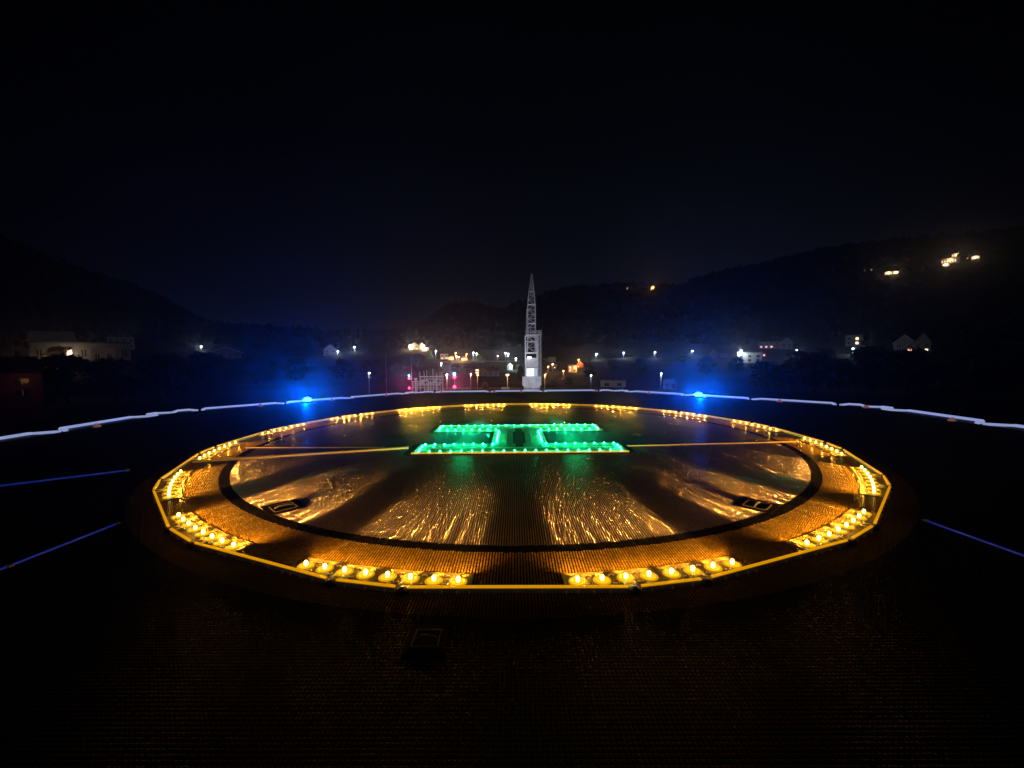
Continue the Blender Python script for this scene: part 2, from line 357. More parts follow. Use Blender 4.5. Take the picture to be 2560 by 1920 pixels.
# ---- amber circle segments
RL = 5.89
def loc(delta, R): a = radians(delta); return (-R*sin(a), R*cos(a)-RL)
def chordR(delta):
    ad = abs(delta)
    return 6.06*cos(radians(2.85))/cos(a_) if (a_ := radians(ad)) is not None and ad <= 2.85 else 6.06*cos(radians(8.4))/cos(radians(11.25-ad))
def wedge(a, b):
    """glowing lip on top of the kerb, from a to b"""
    return MB().bar((a[0], a[1], .0475), (b[0], b[1], .0475), .024, .011)
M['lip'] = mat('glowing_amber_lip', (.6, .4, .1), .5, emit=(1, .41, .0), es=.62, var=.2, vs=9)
def make_segment():
    o = empty('amber_light_segment', (0, 0, 0))
    for sgn in (-1, 1):
        ds = [.03, 2.85, 7.7]
        poly = [loc(sgn*d, chordR(d)-.012) for d in ds]+[loc(sgn*d, 5.76) for d in (7.7, 3.8, .03)]
        if sgn > 0: poly = poly[::-1]
        # taper the end of the plate
        pl = MB().prism(poly, .002, .016).build('plate', M['plate'], o)
    # outer kerb that shields the lights from outside
    ks = MB()
    for d0, d1 in ((-7.7, -3.35), (-2.35, 2.35), (3.35, 7.7)):
        a, b = loc(d0, chordR(d0)), loc(d1, chordR(d1))
        ks.bar((a[0], a[1], .021), (b[0], b[1], .021), .016, .040)
    ks.build('outer_kerb', M['kerb'], o)
    for d0, d1 in ((-7.7, -3.35), (-2.35, 2.35), (3.35, 7.7)): wedge(loc(d0, chordR(d0)), loc(d1, chordR(d1))).build('glowing_lip', M['lip'], o)
    cl = MB()
    for d in (-6.9, -5.8, -4.6, -1.6, 0, 1.6, 4.6, 5.8, 6.9):
        a = loc(d, chordR(d)+.010); MB().box(a[0]-.006, a[0]+.006, a[1]-.008, a[1]+.016, .001, .018).build('clip', M['kerb'], o)
    for sgn in (-1, 1):
        c = loc(sgn*2.85, 6.055)
        th = [pi*k/8 for k in range(9)]
        MB().lathe([(.048, .002), (.046, .02), (.032, .036), (.010, .042)], (c[0], c[1], 0), 16).build('clamp', M['clamp'], o)
        m = MB()
        for dd in (-.48, .48):
            a, b = loc(sgn*2.85+dd, 6.03), loc(sgn*2.85+dd*.8, 5.955)
            MB().tube([(a[0], a[1], .024), (b[0], b[1], .024)], .010, 8).build('connector', M['cable'], o)
        for q in (.95, 2.86, 4.76):
            for side, R0 in ((1, 5.945), (-1, 5.835)):
                pts = []
                for k in range(7):
                    f = k/6; d = q+.75+f*.42; pts.append((*loc(sgn*d, R0+side*.018*sin(pi*f)), .022))
                MB().tube(pts, .0055, 6).build('cable_loop', M['cable'], o)
        c = loc(sgn*3.8, RL); lamp(pl, (c[0], c[1], .20), .5, AMBER, .02, 'unseen_spill_fill')  # unseen fill lamp floating above each half panel
        for q in (1.9, 5.9): c = loc(sgn*q, RL-.11); lamp(pl, (c[0], c[1], .08), 1.7, AMBER, .01, 'unseen_wash_fill')  # more unseen fill, added to wash the plates and yellow band
        for q in (.955, 2.86, 4.76, 6.67):
            c = loc(sgn*q, RL)
            l = MB().lathe([(.072, .0161), (.072, .019), (.066, .021), (.055, .0215)], (0, 0, 0), 24).build('lens', M['flange'], o, (c[0], c[1], 0))
            m = MB()
            for r0 in (.056, .036):
                m.lathe([(r0, .0216), (r0, .0245), (r0-.004, .026), (r0-.008, .0245), (r0-.009, .0217)], (0, 0, 0), 24)
            m.build('lens_ring', M['ringm'], l)
            MB().lathe([(.013, .0218), (.016, .042), (.014, .056), (.005, .063)], (0, 0, 0), 12).build('led', M['led'], l)
            sl = lamp(l, (0, -.021, .053), 30, AMBER, .006, 'led_lamp', 'SPOT'); sl.data.spot_size = radians(82); sl.data.spot_blend = 1
            sl.rotation_euler = Vector((0, -1, .0)).to_track_quat('-Z', 'Y').to_euler()
    return o
proto = make_segment()
seglab = {0: 'nearest the camera, just right of the front centre', 1: 'front right curve, second from the front centre',
          2: 'far right end of the circle', 3: 'upper right curve behind the far right end', 4: 'back right, below the right end of the net frames',
          5: 'back, just below the right blue light', 6: 'back, to the right of the green letter', 7: 'back centre, just right of the crane',
          -1: 'nearest the camera, just left of the front centre', -2: 'front left curve, second from the front centre',
          -3: 'far left end of the circle', -4: 'upper left curve behind the far left end', -5: 'back left, just below the left blue light',
          -6: 'back, right of the left blue light', -7: 'back, behind the left end of the green letter, below the white framework', -8: 'back centre, just left of the crane'}
gaplab = lambda a: 'glowing amber kerb strip, '+a
gp = empty('kerb_strip', (0, 0, 0))
m = MB()
a, b = loc(-3.55, chordR(7.7)), loc(3.55, chordR(7.7))
m.bar((a[0], a[1], .021), (b[0], b[1], .021), .016, .040); m.build('bar', M['kerb'], gp); wedge(a, b).build('glowing_lip', M['lip'], gp)
m = MB()
for d in (-3.5, -1.75, 0, 1.75, 3.5):
    a = loc(d, chordR(11.25-abs(d))); w = .02 if abs(d) == 3.5 else .008
    MB().box(a[0]-.005, a[0]+.005, a[1]+.0085, a[1]+.012+w, .001, .018).build('clip', M['kerb'], gp)
first = True
for k in range(-8, 8):
    o = proto if first else copy_tree(proto)
    a = radians((k+.5)*22.5-.25)
    o.location = (CX+RL*sin(a), CY-RL*cos(a), 0); o.rotation_euler = (0, 0, a+pi)
    tag(o, 'eight amber lights, '+seglab[k], 'light panel', 'amber light rows of the landing circle')
    g = gp if first else copy_tree(gp)
    a = radians(k*22.5-.25)
    g.location = (CX+RL*sin(a), CY-RL*cos(a), 0); g.rotation_euler = (0, 0, a+pi)
    where = {-8: 'the back centre below the crane', 0: 'the front centre, nearest the camera', 4: 'the extreme right', -4: 'the extreme left',
             1: 'the front, first gap to the right of the front centre', 2: 'the front right, between the second and third light rows', 3: 'the right, in front of its widest point',
             -1: 'the front, first gap to the left of the front centre', -2: 'the front left, between the second and third light rows', -3: 'the left, in front of its widest point',
             5: 'the right, first gap behind its widest point', 6: 'the back right, below the right blue light', 7: 'the back, first gap right of the crane',
             -5: 'the left, first gap behind its widest point', -6: 'the back left, below the left blue light', -7: 'the back, first gap left of the crane'}[k]
    tag(g, gaplab(where), 'kerb', 'kerb strips between the amber light rows')
    first = False

# ---- the green H
hroot = empty('landing_letter', (CX+.03, CY+.0, 0), .006, 'glowing green capital H outlined in small lights at the centre of the circle', 'heliport marking')
BM = MB()
BM.box(-2.12, 2.12, -1.56, -.66, .002, .008); BM.box(-2.12, 2.12, .66, 1.56, .002, .008); BM.box(-.62, .62, -.66, .66, .002, .008)
BM.build('black_border', M['black'], hroot)
for y0, y1, in ((-1.46, -.70), (.70, 1.46)):
    for x0, x1 in ((-1.98, -.665), (-.66, .66), (.665, 1.98)):
        MB().box(x0, x1, y0, y1, .009, .024).build('leg_panel', M['gplate'], hroot)
for x0, x1 in ((-.56, -.13), (.13, .56)):
    MB().box(x0, x1, -.695, .695, .009, .024).build('crossbar_panel', M['gplate'], hroot)
MB().box(-.08, .08, -1.02, 1.02, .0245, .030).build('centre_strip', M['black'], hroot)
m = MB()
for y in (-1.10, 1.10): m.bar((-1.75, y, .0279), (1.75, y, .0279), .03, .007)
for x in (-.27, .27): m.bar((x, -.64, .028), (x, .64, .028), .02, .007)
m.build('cable_cover', M['cable'], hroot)
for x in (-1.2, 1.2):
    for y in (-1.1, -.3, .3, 1.1): lamp(hroot, (x, y, .26), 2.0 if abs(y) > 1 else 8, GREEN, .22, 'unseen_spill_fill')  # unseen green fill lamps added over and between the legs
for y in (-1.475, 1.475): MB().bar((-1.99, y, .020), (1.99, y, .020), .012, .034).build('edge_lip', M['kerb'], hroot)
pts = []
for i in range(20): x = -1.87+3.74*i/19; pts += [(x, -1.385), (x, 1.385)]
for i in range(8):
    x = .53+1.34*i/7
    for sx in (-1, 1):
        for sy in (-1, 1): pts.append((sx*x, sy*.80))
for i in range(7):
    y = -.57+1.14*i/6
    for sx in (-1, 1): pts.append((sx*.46, y))
for sx in (-1, 1):
    for sy in (-1, 1):
        for y in (1.0, 1.2): pts.append((sx*1.89, sy*y))
lens_me = None
for x, y in pts:
    if lens_me is None:
        l0 = MB().lathe([(.030, .0245), (.030, .028), (.024, .031)], (0, 0, 0), 14).build('green_light', M['gflange'], hroot, (x, y, 0))
        d0 = MB().lathe([(.013, .0312), (.014, .042), (.010, .050), (.003, .053)], (0, 0, 0), 10).build('led', M['gled'], l0)
        p0 = lamp(l0, (0, -.016, .040), 5.5, GREEN, .006, 'led_lamp'); lens_me = l0
    else:
        l1 = copy_tree(l0, hroot); l1.location = (x, y, 0)

# ---- cable ducts and joints on the deck
def duct(p, q, w, h, label, name='cable_duct', matk='cable', cat='cable duct'):
    p, q = Vector((*p, 0)), Vector((*q, 0)); d = (q-p); n = max(1, round(d.length/1.2))
    o = empty(name, p, atan2(d.y, d.x), label, cat)
    L = d.length
    m = MB(); g = .004
    for i in range(n): m.box(L*i/n+g, L*(i+1)/n-g, -w/2, w/2, .001, h)
    m.build('cover', M[matk], o)
    m = MB()
    for i in range(n+1): m.box(L*i/n-.02, L*i/n+.02, -w/2-.015, w/2+.015, .0005, h+.003)
    m.build('bracket', M['kerb'], o)
duct((-5.55, 7.14), (-2.12, 8.10), .09, .035, 'broad pale cable duct running from the left of the circle to the green letter')
duct((-5.35, 8.24), (-2.62, 8.16), .025, .018, 'thin cable duct behind the broad one left of the green letter')
duct((2.18, 8.13), (5.62, 8.40), .03, .020, 'thin cable duct running right from the green letter to the circle')
duct((-6.25, 6.62), (-7.7, 5.6), .04, .02, 'thin strip with painted blue light on the dark deck outside the left of the circle', matk='blue_lit_strip')
duct((-4.36, 4.45), (-4.5, 2.6), .025, .012, 'thin blue lit joint strip on the dark deck at the front left', 'joint_strip', 'blue_lit_strip', 'strip')
duct((4.33, 4.40), (4.52, 2.9), .025, .012, 'thin blue lit joint strip on the dark deck at the front right', 'joint_strip', 'blue_lit_strip', 'strip')

# ---- tie-down points
def tie_down(x, y, s, label, rot=pi/4):
    o = empty('tie_down_point', (x, y, 0), rot, label, 'tie down', 'tie down points in the deck')
    MB().box(-s, s, -s, s, .001, .007).build('recess_plate', M['black'], o)
    m = MB()
    for sx, sy in ((1, 0), (-1, 0), (0, 1), (0, -1)):
        if sx: m.bar((sx*s*.62, -s*.62, .010), (sx*s*.62, s*.62, .010), s*.07, .008)
        else: m.bar((-s*.55, sy*s*.62, .010), (s*.55, sy*s*.62, .010), s*.07, .008)
    m.build('rim', M['rim'], o)
    m = MB(); m.tube([(-s*.5, 0, .01), (-s*.25, 0, .028), (s*.25, 0, .028), (s*.5, 0, .01)], s*.06, 8); m.build('lashing_bar', M['rim'], o)
tie_down(-2.80, 4.93, .20, 'black diamond tie down point in front left of the green letter, inside the circle')
tie_down(2.83, 4.89, .20, 'black diamond tie down point in front right of the green letter, inside the circle')
tie_down(-.58, 2.56, .13, 'dark tie down point outside the circle, nearest the camera', 0)
tie_down(-1.17, 7.13, .09, 'small tie down point just below the left half of the green letter')
tie_down(1.25, 7.12, .09, 'small tie down point just below the right half of the green letter')
tie_down(2.66, 9.26, .12, 'small tie down point right of the green letter')
tie_down(-5.06, 8.82, .12, 'small tie down point left of the green letter near the circle')

# ------------------------------------------------------------------ terrain
prof = [(0, None), (100, 970), (140, 957), (180, 932), (240, 910), (300, 893), (380, 877), (480, 864), (600, 852), (750, 838)]
PZ = [(0, -6.1)]+[(d, 1.8-(y-887)/F*d) for d, y in prof[1:]]
def interp(tab, x):
    if x <= tab[0][0]: return tab[0][1]
    for (a, va), (b, vb) in zip(tab, tab[1:]):
        if x <= b: return va+(vb-va)*(x-a)/(b-a)
    return tab[-1][1]
K = 2560/2212
ridge_px = [(-900, 440), (-400, 455), (0, 520), (60, 545), (120, 570), (200, 598), (280, 622), (350, 650), (420, 690), (470, 705), (560, 714), (700, 718), (860, 712),
            (900, 700), (940, 684), (965, 668), (985, 661), (1010, 659), (1040, 664), (1080, 675), (1110, 664), (1140, 652), (1180, 638), (1240, 626), (1300, 622), (1360, 618), (1420, 620),
            (1470, 624), (1500, 606), (1560, 592), (1620, 580), (1700, 564), (1760, 546), (1900, 528), (2212, 500), (2800, 470), (3300, 470)]
RT = []
for x, y in ridge_px:
    d = ray(x*K, y*K); RT.append((atan2(d.x, d.y), d.z/hypot(d.x, d.y)))
RD = [(-2, 1500), (-.55, 1500), (-.4, 2300), (-.22, 2300), (-.17, 1200), (.0, 1200), (.12, 1350), (.22, 1500), (2, 1600)]
def terrain(x, y):
    d = hypot(x, y); az = atan2(x, y)
    nzv = noise.fractal(Vector((x*.006, y*.006, .3)), 1.0, 2.0, 5)
    nz2 = noise.noise(Vector((x*.03, y*.03, 4.)))
    if d < 750:
        return interp(PZ, d)+nzv*min(3., max(0, (d-90))*.012)+nz2*min(1., max(0, d-120)*.004)
    rd = interp(RD, az); te = interp(RT, az)
    zr = 1.8+te*rd; z0 = interp(PZ, 750); z0r = 1.8+.04*750
    f = min(1, (d-750)/(rd-750)); s = f*f*(3-2*f)*.35+f*.65
    z = z0+(zr-z0)*s
    if d > rd: z = zr-(d-rd)*.10*te*2
    return z+nzv*(3+12*f*(1-f)*4*.5)*(1 if d < rd*.9 else .35)+nz2*1.5
def hit(px, py, dmin=60, dmax=2500):
    r = ray(px, py); h = hypot(r.x, r.y); d = dmin
    while d < dmax:
        t = d/h; p = Vector((0, 0, CAMZ))+r*t
        if p.z <= terrain(p.x, p.y): return Vector((p.x, p.y, terrain(p.x, p.y))), d
        d *= 1.006
    t = dmax*.5/h; p = r*t; return Vector((p.x, p.y, terrain(p.x, p.y))), dmax*.5

def veg_mat(name, col, rough=.9):
    return mat(name, col, rough, var=.5, vs=.35, spec=.15)
M['ground'] = mat('rough_grass_ground', (.022, .030, .014), .95, var=.5, vs=.05, spec=.1)
M['hill'] = mat('wooded_hillside', (.016, .026, .013), .95, var=.6, vs=.02, spec=.1)
ds = [8, 25, 45, 60]+[60*1.045**i for i in range(1, 92)]
azs = [radians(-105+.6*i) for i in range(351)]
m = MB(); nA = len(azs); vs = []; fs = []
for d in ds:
    for a in azs: x, y = d*sin(a), d*cos(a); vs.append((x, y, terrain(x, y)))
di = max(i for i, d in enumerate(ds) if d < 750)
for i in range(len(ds)-1):
    for j in range(nA-1): fs.append((i*nA+j, i*nA+j+1, (i+1)*nA+j+1, (i+1)*nA+j))
cut = di*(nA-1)
g = MB(); g.add(vs[:(di+1)*nA], [f[::-1] for f in fs[:cut]], True); tag(g.build('ground', M['ground']), kind='structure')
g = MB(); off = di*nA; g.add(vs[off:], [tuple(q-off for q in f[::-1]) for f in fs[cut:]], True); tag(g.build('hills', M['hill']), kind='structure')
# a base sheet so the ground also runs behind the camera and out to the horizon
tag(MB().box(-6000, 6000, -6000, 6000, -13, -12.5).build('ground_base', M['ground']), kind='structure')

# ---- far woods as one mass: thousands of small crowns over the hillsides
def blob(m, c, r, h, rnd, n=6):
    ringn = n; vs = [(c.x, c.y, c.z+h)]
    for zf, rf in ((.72, .62), (.35, 1.0), (.0, .8)):
        for k in range(ringn):
            a = 2*pi*k/ringn+rnd.random()*.6; q = r*rf*rnd.uniform(.75, 1.2)
            vs.append((c.x+q*cos(a), c.y+q*sin(a), c.z+h*zf*rnd.uniform(.85, 1.1)))
    fs = [(0, 1+k, 1+(k+1) % ringn) for k in range(ringn)]
    for t in range(2):
        for k in range(ringn):
            a, b = 1+t*ringn+k, 1+t*ringn+(k+1) % ringn; fs.append((a, a+ringn, b+ringn, b))
    m.add(vs, fs)
M['wood'] = veg_mat('far_wood_foliage', (.018, .030, .013))
rnd = random.Random(3); m = MB()
for i in range(5200):
    a = radians(rnd.uniform(-56, 56)); d = rnd.choice((rnd.uniform(430, 900), rnd.uniform(900, 1500), interp(RD, a)*rnd.uniform(.93, 1.02)))
    x, y = d*sin(a), d*cos(a); r = rnd.uniform(3, 6.5)*(.7+d/2200)
    blob(m, Vector((x, y, terrain(x, y)-1.5)), r, r*rnd.uniform(1.5, 2.6), rnd)
tag(m.build('far_woods', M['wood']), 'dark far off woods covering the hillsides behind the town', 'woods', kind='stuff')

# ---- single trees
def tree_mesh(seed, H, Rr, nleaf, mt):
    rnd = random.Random(seed); tr = MB(); cr = MB()
    tr.tube([(0, 0, -.6), (rnd.uniform(-.1, .1), 0, H*.25), (rnd.uniform(-.2, .2), rnd.uniform(-.2, .2), H*.55), (0, 0, H*.8)], H*.028, 8, H*.008)
    cl = []
    for i in range(22):
        a = rnd.random()*2*pi; zf = rnd.uniform(.16, .92); rad = Rr*(1-abs(zf-.45)*1.15)*rnd.uniform(.30, .95)
        c = Vector((rad*cos(a), rad*sin(a), H*zf)); cl.append((c, Rr*rnd.uniform(.26, .42)))
        tr.tube([(0, 0, H*max(.2, zf-.25)), tuple(c*.6+Vector((0, 0, H*zf*.36))), tuple(c)], H*.010, 5, H*.003)
    cl.append((Vector((0, 0, H*.86)), Rr*.35))
    for i in range(nleaf):
        c, r = rnd.choice(cl); d = Vector((rnd.gauss(0, 1), rnd.gauss(0, 1), rnd.gauss(0, .8))).normalized()*r*rnd.uniform(.55, 1.12); p = c+d
        n = Vector((rnd.gauss(0, 1), rnd.gauss(0, 1), rnd.gauss(.5, 1))).normalized(); u = n.orthogonal().normalized(); v = n.cross(u); s = H*rnd.uniform(.018, .040)
        cr.add([p-u*s, p-v*s*.6, p+u*s, p+v*s*.6], [(0, 1, 2, 3)])
    return tr, cr
M['leaf'] = veg_mat('leaf_green', (.045, .070, .022)); M['leaf_painted_lit'] = veg_mat('leaf_green_painted_lit', (.16, .30, .06)); M['leaf_autumn'] = veg_mat('leaf_autumn', (.20, .12, .03))  # the paler green has lamp light painted into the leaf colour
M['bark'] = mat('bark', (.06, .045, .03), .9, var=.4)
TP = {}
def tree(px, py, hpx, wpx, label, kind='leaf', group='trees around the town', dfix=None, cat='tree'):
    """px,py: photo pixel of the foot; hpx: height there in pixels"""
    if dfix: r = ray(px, py); t = dfix/hypot(r.x, r.y); p = Vector((r.x*t, r.y*t, 0)); p.z = terrain(p.x, p.y); d = dfix; hpx += (p.z-(CAMZ+r.z*t))*-1*F/d*0
    else: p, d = hit(px, py)
    H = hpx/F*d; Rr = wpx/F*d/2
    v = random.randrange(3); key = (kind, v)
    if key not in TP:
        tr, cr = tree_mesh(100+v, 10, 3.6, 2600, kind)
        o = empty('tree'); tr.build('trunk', M['bark'], o); cr.build('crown', M[kind], o); TP[key] = o; c = o
    else: c = copy_tree(TP[key])
    c.location = p; c.rotation_euler = (0, 0, random.random()*6.28); c.scale = (Rr/3.9, Rr/3.9, H/10)
    tag(c, label, cat, group)
    return p, d

# ------------------------------------------------------------------ roads and lamps
def strip_on_ground(name, pxs, w, mt, lift=.15):
    P = [hit(x, y)[0] for x, y in pxs]; Q = []
    for a, b in zip(P, P[1:]):
        n = max(2, int((b-a).length/6))
        for i in range(n): Q.append(a.lerp(b, i/n))
    Q.append(P[-1]); m = MB(); vs = []
    for i, p in enumerate(Q):
        d = (Q[min(i+1, len(Q)-1)]-Q[max(i-1, 0)]); d.z = 0; d.normalize(); n = Vector((-d.y, d.x, 0))
        z = max(terrain(*(p+n*w/2*s).xy) for s in (-1, 0, 1))+lift
        vs += [(p.x+n.x*w/2, p.y+n.y*w/2, z), (p.x-n.x*w/2, p.y-n.y*w/2, z)]
    m.add(vs, [(2*i, 2*i+1, 2*i+3, 2*i+2) for i in range(len(Q)-1)]); m.add([(x, y, z-2) for x, y, z in vs]+vs, [(2*i+o_, 2*i+2+o_, 2*i+2+o_+len(vs), 2*i+o_+len(vs)) for i in range(len(Q)-1) for o_ in (0, 1)])
    return m.build(name, mt)
M['asphalt'] = mat('asphalt', (.06, .06, .06), .8, var=.3, vs=.4)
tag(strip_on_ground('road', [(1075, 899), (1150, 902), (1230, 906), (1320, 908), (1400, 907)], 7, M['asphalt']), kind='structure')
tag(strip_on_ground('lower_road', [(1040, 974), (1130, 972), (1230, 971), (1400, 972), (1560, 974)], 6, M['asphalt'], .08), kind='structure')
M['stone'] = mat('pale_stone', (.32, .30, .26), .85, var=.35, vs=.8)

def lamp_head(o, z, arm, col, glow, e, hd):
    pass
M['pole'] = mat('lamp_pole', (.45, .45, .45), .5, .3)
M['w_lamp'] = mat('white_lamp_head', (1, 1, 1), .3, emit=(.80, .92, 1), es=9)
M['o_lamp'] = mat('sodium_lamp_head', (1, .6, .3), .3, emit=(1, .42, .10), es=8)
M['p_lamp'] = mat('warm_white_lamp_head', (1, .8, .6), .3, emit=(1, .72, .42), es=7)
COLS = {'w': (.75, .9, 1), 'o': (1, .45, .12), 'p': (1, .7, .4)}
def street_lamp(px, py, kind, label, hpx=14, e=1.0, double=False, dist=None, size=1.0):
    """px,py: photo pixel of the lamp head"""
    p, d = hit(px, py+hpx) if dist is None else (None, dist)
    if dist: r = ray(px, py); t = d/hypot(r.x, r.y); p = Vector((r.x*t, r.y*t, 0)); p.z = terrain(p.x, p.y)
    r = ray(px, py); h = CAMZ+r.z*(hypot(p.x, p.y)/hypot(r.x, r.y))-p.z; h = max(3.5, h)
    s = d/F                       # metres per photo pixel at this distance
    hr = max(.18, 1.9*s)*size
    o = empty('street_lamp', p, random.random()*.5, label, 'street lamp', 'street lamps in the town')
    MB().tube([(0, 0, -1), (0, 0, h-.2)], max(.07, .35*s), 8, max(.05, .25*s)).build('pole', M['pole'], o)
    m = MB(); hd = MB()
    for sg in ((-1, 1) if double else (1,)):
        ox = sg*(hr*1.1 if double else hr*.4)
        m.tube([(0, 0, h-.3), (ox*.6, 0, h+.05), (ox, 0, h+.05)], max(.05, .2*s), 6)
        hd.lathe([(hr*.3, -hr*.55), (hr*.85, -hr*.3), (hr, 0), (hr*.8, hr*.3), (hr*.3, hr*.5)], (ox, 0, h-.1), 12)
    m.build('arm', M['pole'], o); hd.build('lamp_head', M[kind+'_lamp'], o)
    if e: lamp(o, (0, -hr*1.5, h-hr*1.4), e*d*d*.03, COLS[kind], hr*.5, 'street_lamp_light')
for a in [(1089.6, 877, 'w', 'white street lamp above the bright green bush left of the crane', 22, 1),
          (1139, 882, 'o', 'orange street lamp beside the white house on the upper road', 16, 1),
          (1183, 881, 'w', 'tall white street lamp on the upper road left of the crane', 18, 1),
          (1191, 887, 'w', 'small greenish street lamp just right of the tall white one', 10, .5),
          (1263.5, 882, 'w', 'left one of the close pair of white street lamps beside the crane', 20, .8),
          (1270, 884, 'w', 'right one of the close pair of white street lamps beside the crane', 18, .8),
          (1289.5, 903, 'w', 'white street lamp above the bright green tree left of the crane', 10, 1.2),
          (1490, 884, 'w', 'white street lamp on the hillside right of the crane', 16, 1),
          (1559, 882, 'w', 'white street lamp between the crane and the right blue light', 14, 1),
          (1637, 883, 'w', 'small white street lamp left of the green lit bushes', 12, .6),
          (1730, 880, 'w', 'white street lamp above the green lit bushes and the right blue light', 12, 1.3),
          (1852, 879, 'w', 'white street lamp at the left end of the long white building', 12, 1.5),
          (1989.5, 877.6, 'w', 'white street lamp right of the twin gabled house', 14, .7),
          (2131, 875, 'w', 'bluish white street lamp below the balcony house on the right', 12, .5),
          (1446, 905, 'o', 'orange street lamp beside the small orange lit house', 12, 1),
          (1117, 949, 'p', 'pale street lamp between the white framework and the red signal', 24, .5),
          (1194, 949, 'o', 'orange street lamp beside the autumn tree', 26, 1),
          (1177, 954, 'p', 'low warm lamp left of the orange lamp near the autumn tree', 14, .6),
          (1362, 964, 'o', 'low orange street lamp just right of the crane base', 12, 1),
          (1103, 915, 'w', 'small lamp shining on the pale tree behind the white framework', 12, .7),
          (886, 867, 'w', 'bright white street lamp right of the left blue light', 12, .6),
          (844, 881.7, 'w', 'small white lamp beside the pale steep gabled house', 9, .5),
          (1652, 964, 'w', 'low white lamp near the bluish house left of the right blue light', 8, .6),
          (315, 853, 'w', 'small white lamp on the dim building at the upper left', 8, .4),
          (1141, 898, 'p', 'left one of two tiny warm lamps below the orange lamp on the upper road', 7, .5),
          (1147, 901, 'p', 'right one of two tiny warm lamps below the orange lamp on the upper road', 7, .5),
          (1118, 967, 'p', 'tiny warm lamp just above the deck edge, left of the red signals', 6, .3),
          (1381, 924, 'p', 'tiny warm lamp below the dim reddish gabled house', 7, .5),
          (1370, 932, 'o', 'tiny orange lamp low beside the crane ladder', 7, .5),
          (1408, 945, 'o', 'tiny orange lamp beside the small dark house low on the right', 7, .6),
          (1060, 871, 'p', 'tiny warm lamp in front of the floodlit gabled houses', 7, .8),
          (1477, 974, 'w', 'tiny white lamp just above the deck edge right of the crane', 5, .2),
          (1166, 893, 'o', 'tiny orange lamp beside the small orange house by the road', 6, .6),
          (1244, 899, 'p', 'tiny warm lamp on the road left of the close pair of white lamps', 6, .5),
          (503, 866, 'w', 'small white lamp left of the roof with a pale outline', 12, .4)]:
    street_lamp(*a)
street_lamp(1269, 957, 'o', 'double headed orange street lamp left of the crane base', 18, 1.4, double=True)
street_lamp(922, 931, 'w', 'slim grey street lamp between the left blue light and the tall thin mast', 40, .15, dist=70, size=.9)

# ------------------------------------------------------------------ masts with red signals
M['redpaint'] = mat('red_white_mast', (.4, .12, .1), .5)
M['mast'] = mat('mast_grey', (.4, .38, .42), .5, emit=None)
M['redsig'] = mat('red_signal', (1, .1, .1), .3, emit=(1, .03, .10), es=9)
M['tealsig'] = mat('teal_signal', (.1, 1, 1), .3, emit=(.15, .8, 1), es=6)
def mast(px, ytop, d, label, sig=(), r=.06):
    rr = ray(px, ytop); t = d/hypot(rr.x, rr.y); p = Vector((rr.x*t, rr.y*t, 0)); p.z = terrain(p.x, p.y); top = CAMZ+rr.z*t-p.z
    o = empty('signal_mast' if sig else 'mast', p, 0, label, 'mast')
    MB().tube([(0, 0, -.5), (0, 0, top*.55)], r, 10).build('lower_pole', M['redpaint'], o)
    MB().tube([(0, 0, top*.55), (0, 0, top)], r*.6, 8, r*.25).build('upper_pole', M['mast'], o)
    MB().lathe([(r*1.6, top*.55-.12), (r*1.6, top*.55+.12)], (0, 0, 0), 10).build('collar', M['mast'], o)
    for py, offx, k, e in sig:
        rr = ray(px, py); z = CAMZ+rr.z*t-p.z
        s = MB(); q = (.26 if px > 1100 else .15)*d/80; s.lathe([(q*.5, -q), (q, -q*.6), (q, q*.6), (q*.5, q)], (offx, -.18, z), 12); s.build('signal_lamp', M[k], o)
        MB().bar((0, 0, z-q*1.4), (offx, -.18, z-q*1.4), .06, .06).build('bracket', M['mast'], o)
        sl = lamp(o, (offx, -.6, z), e*(45 if k == 'redsig' else 40), (1, .02, .12) if k == 'redsig' else (.1, .6, 1), .12, 'signal_beam', 'SPOT'); sl.data.spot_size = radians(30); sl.data.spot_blend = .8
        sl.rotation_euler = Vector((-p.x, -p.y, 6)).to_track_quat('-Z', 'Y').to_euler()
        lamp(o, (offx, -.6, z), e, (1, .03, .12) if k == 'redsig' else (.1, .7, 1), .1, 'signal_light')
    return o
mast(964, 886, 62, 'tall thin mast with a reddish lower half, left of the white framework')
mast(1028, 899, 75, 'thin mast carrying two red signals left of the white framework', [(939, -.42, 'tealsig', 60), (946, -.42, 'redsig', 60), (970, -.42, 'redsig', 60)])
mast(1136, 925, 85, 'short signal mast with a teal light over two glowing red lights', [(935, 0, 'tealsig', 60), (943, 0, 'redsig', 90), (967, 0, 'redsig', 110)])
mast(30, 840, 95, 'faint thin pole standing at the far left')

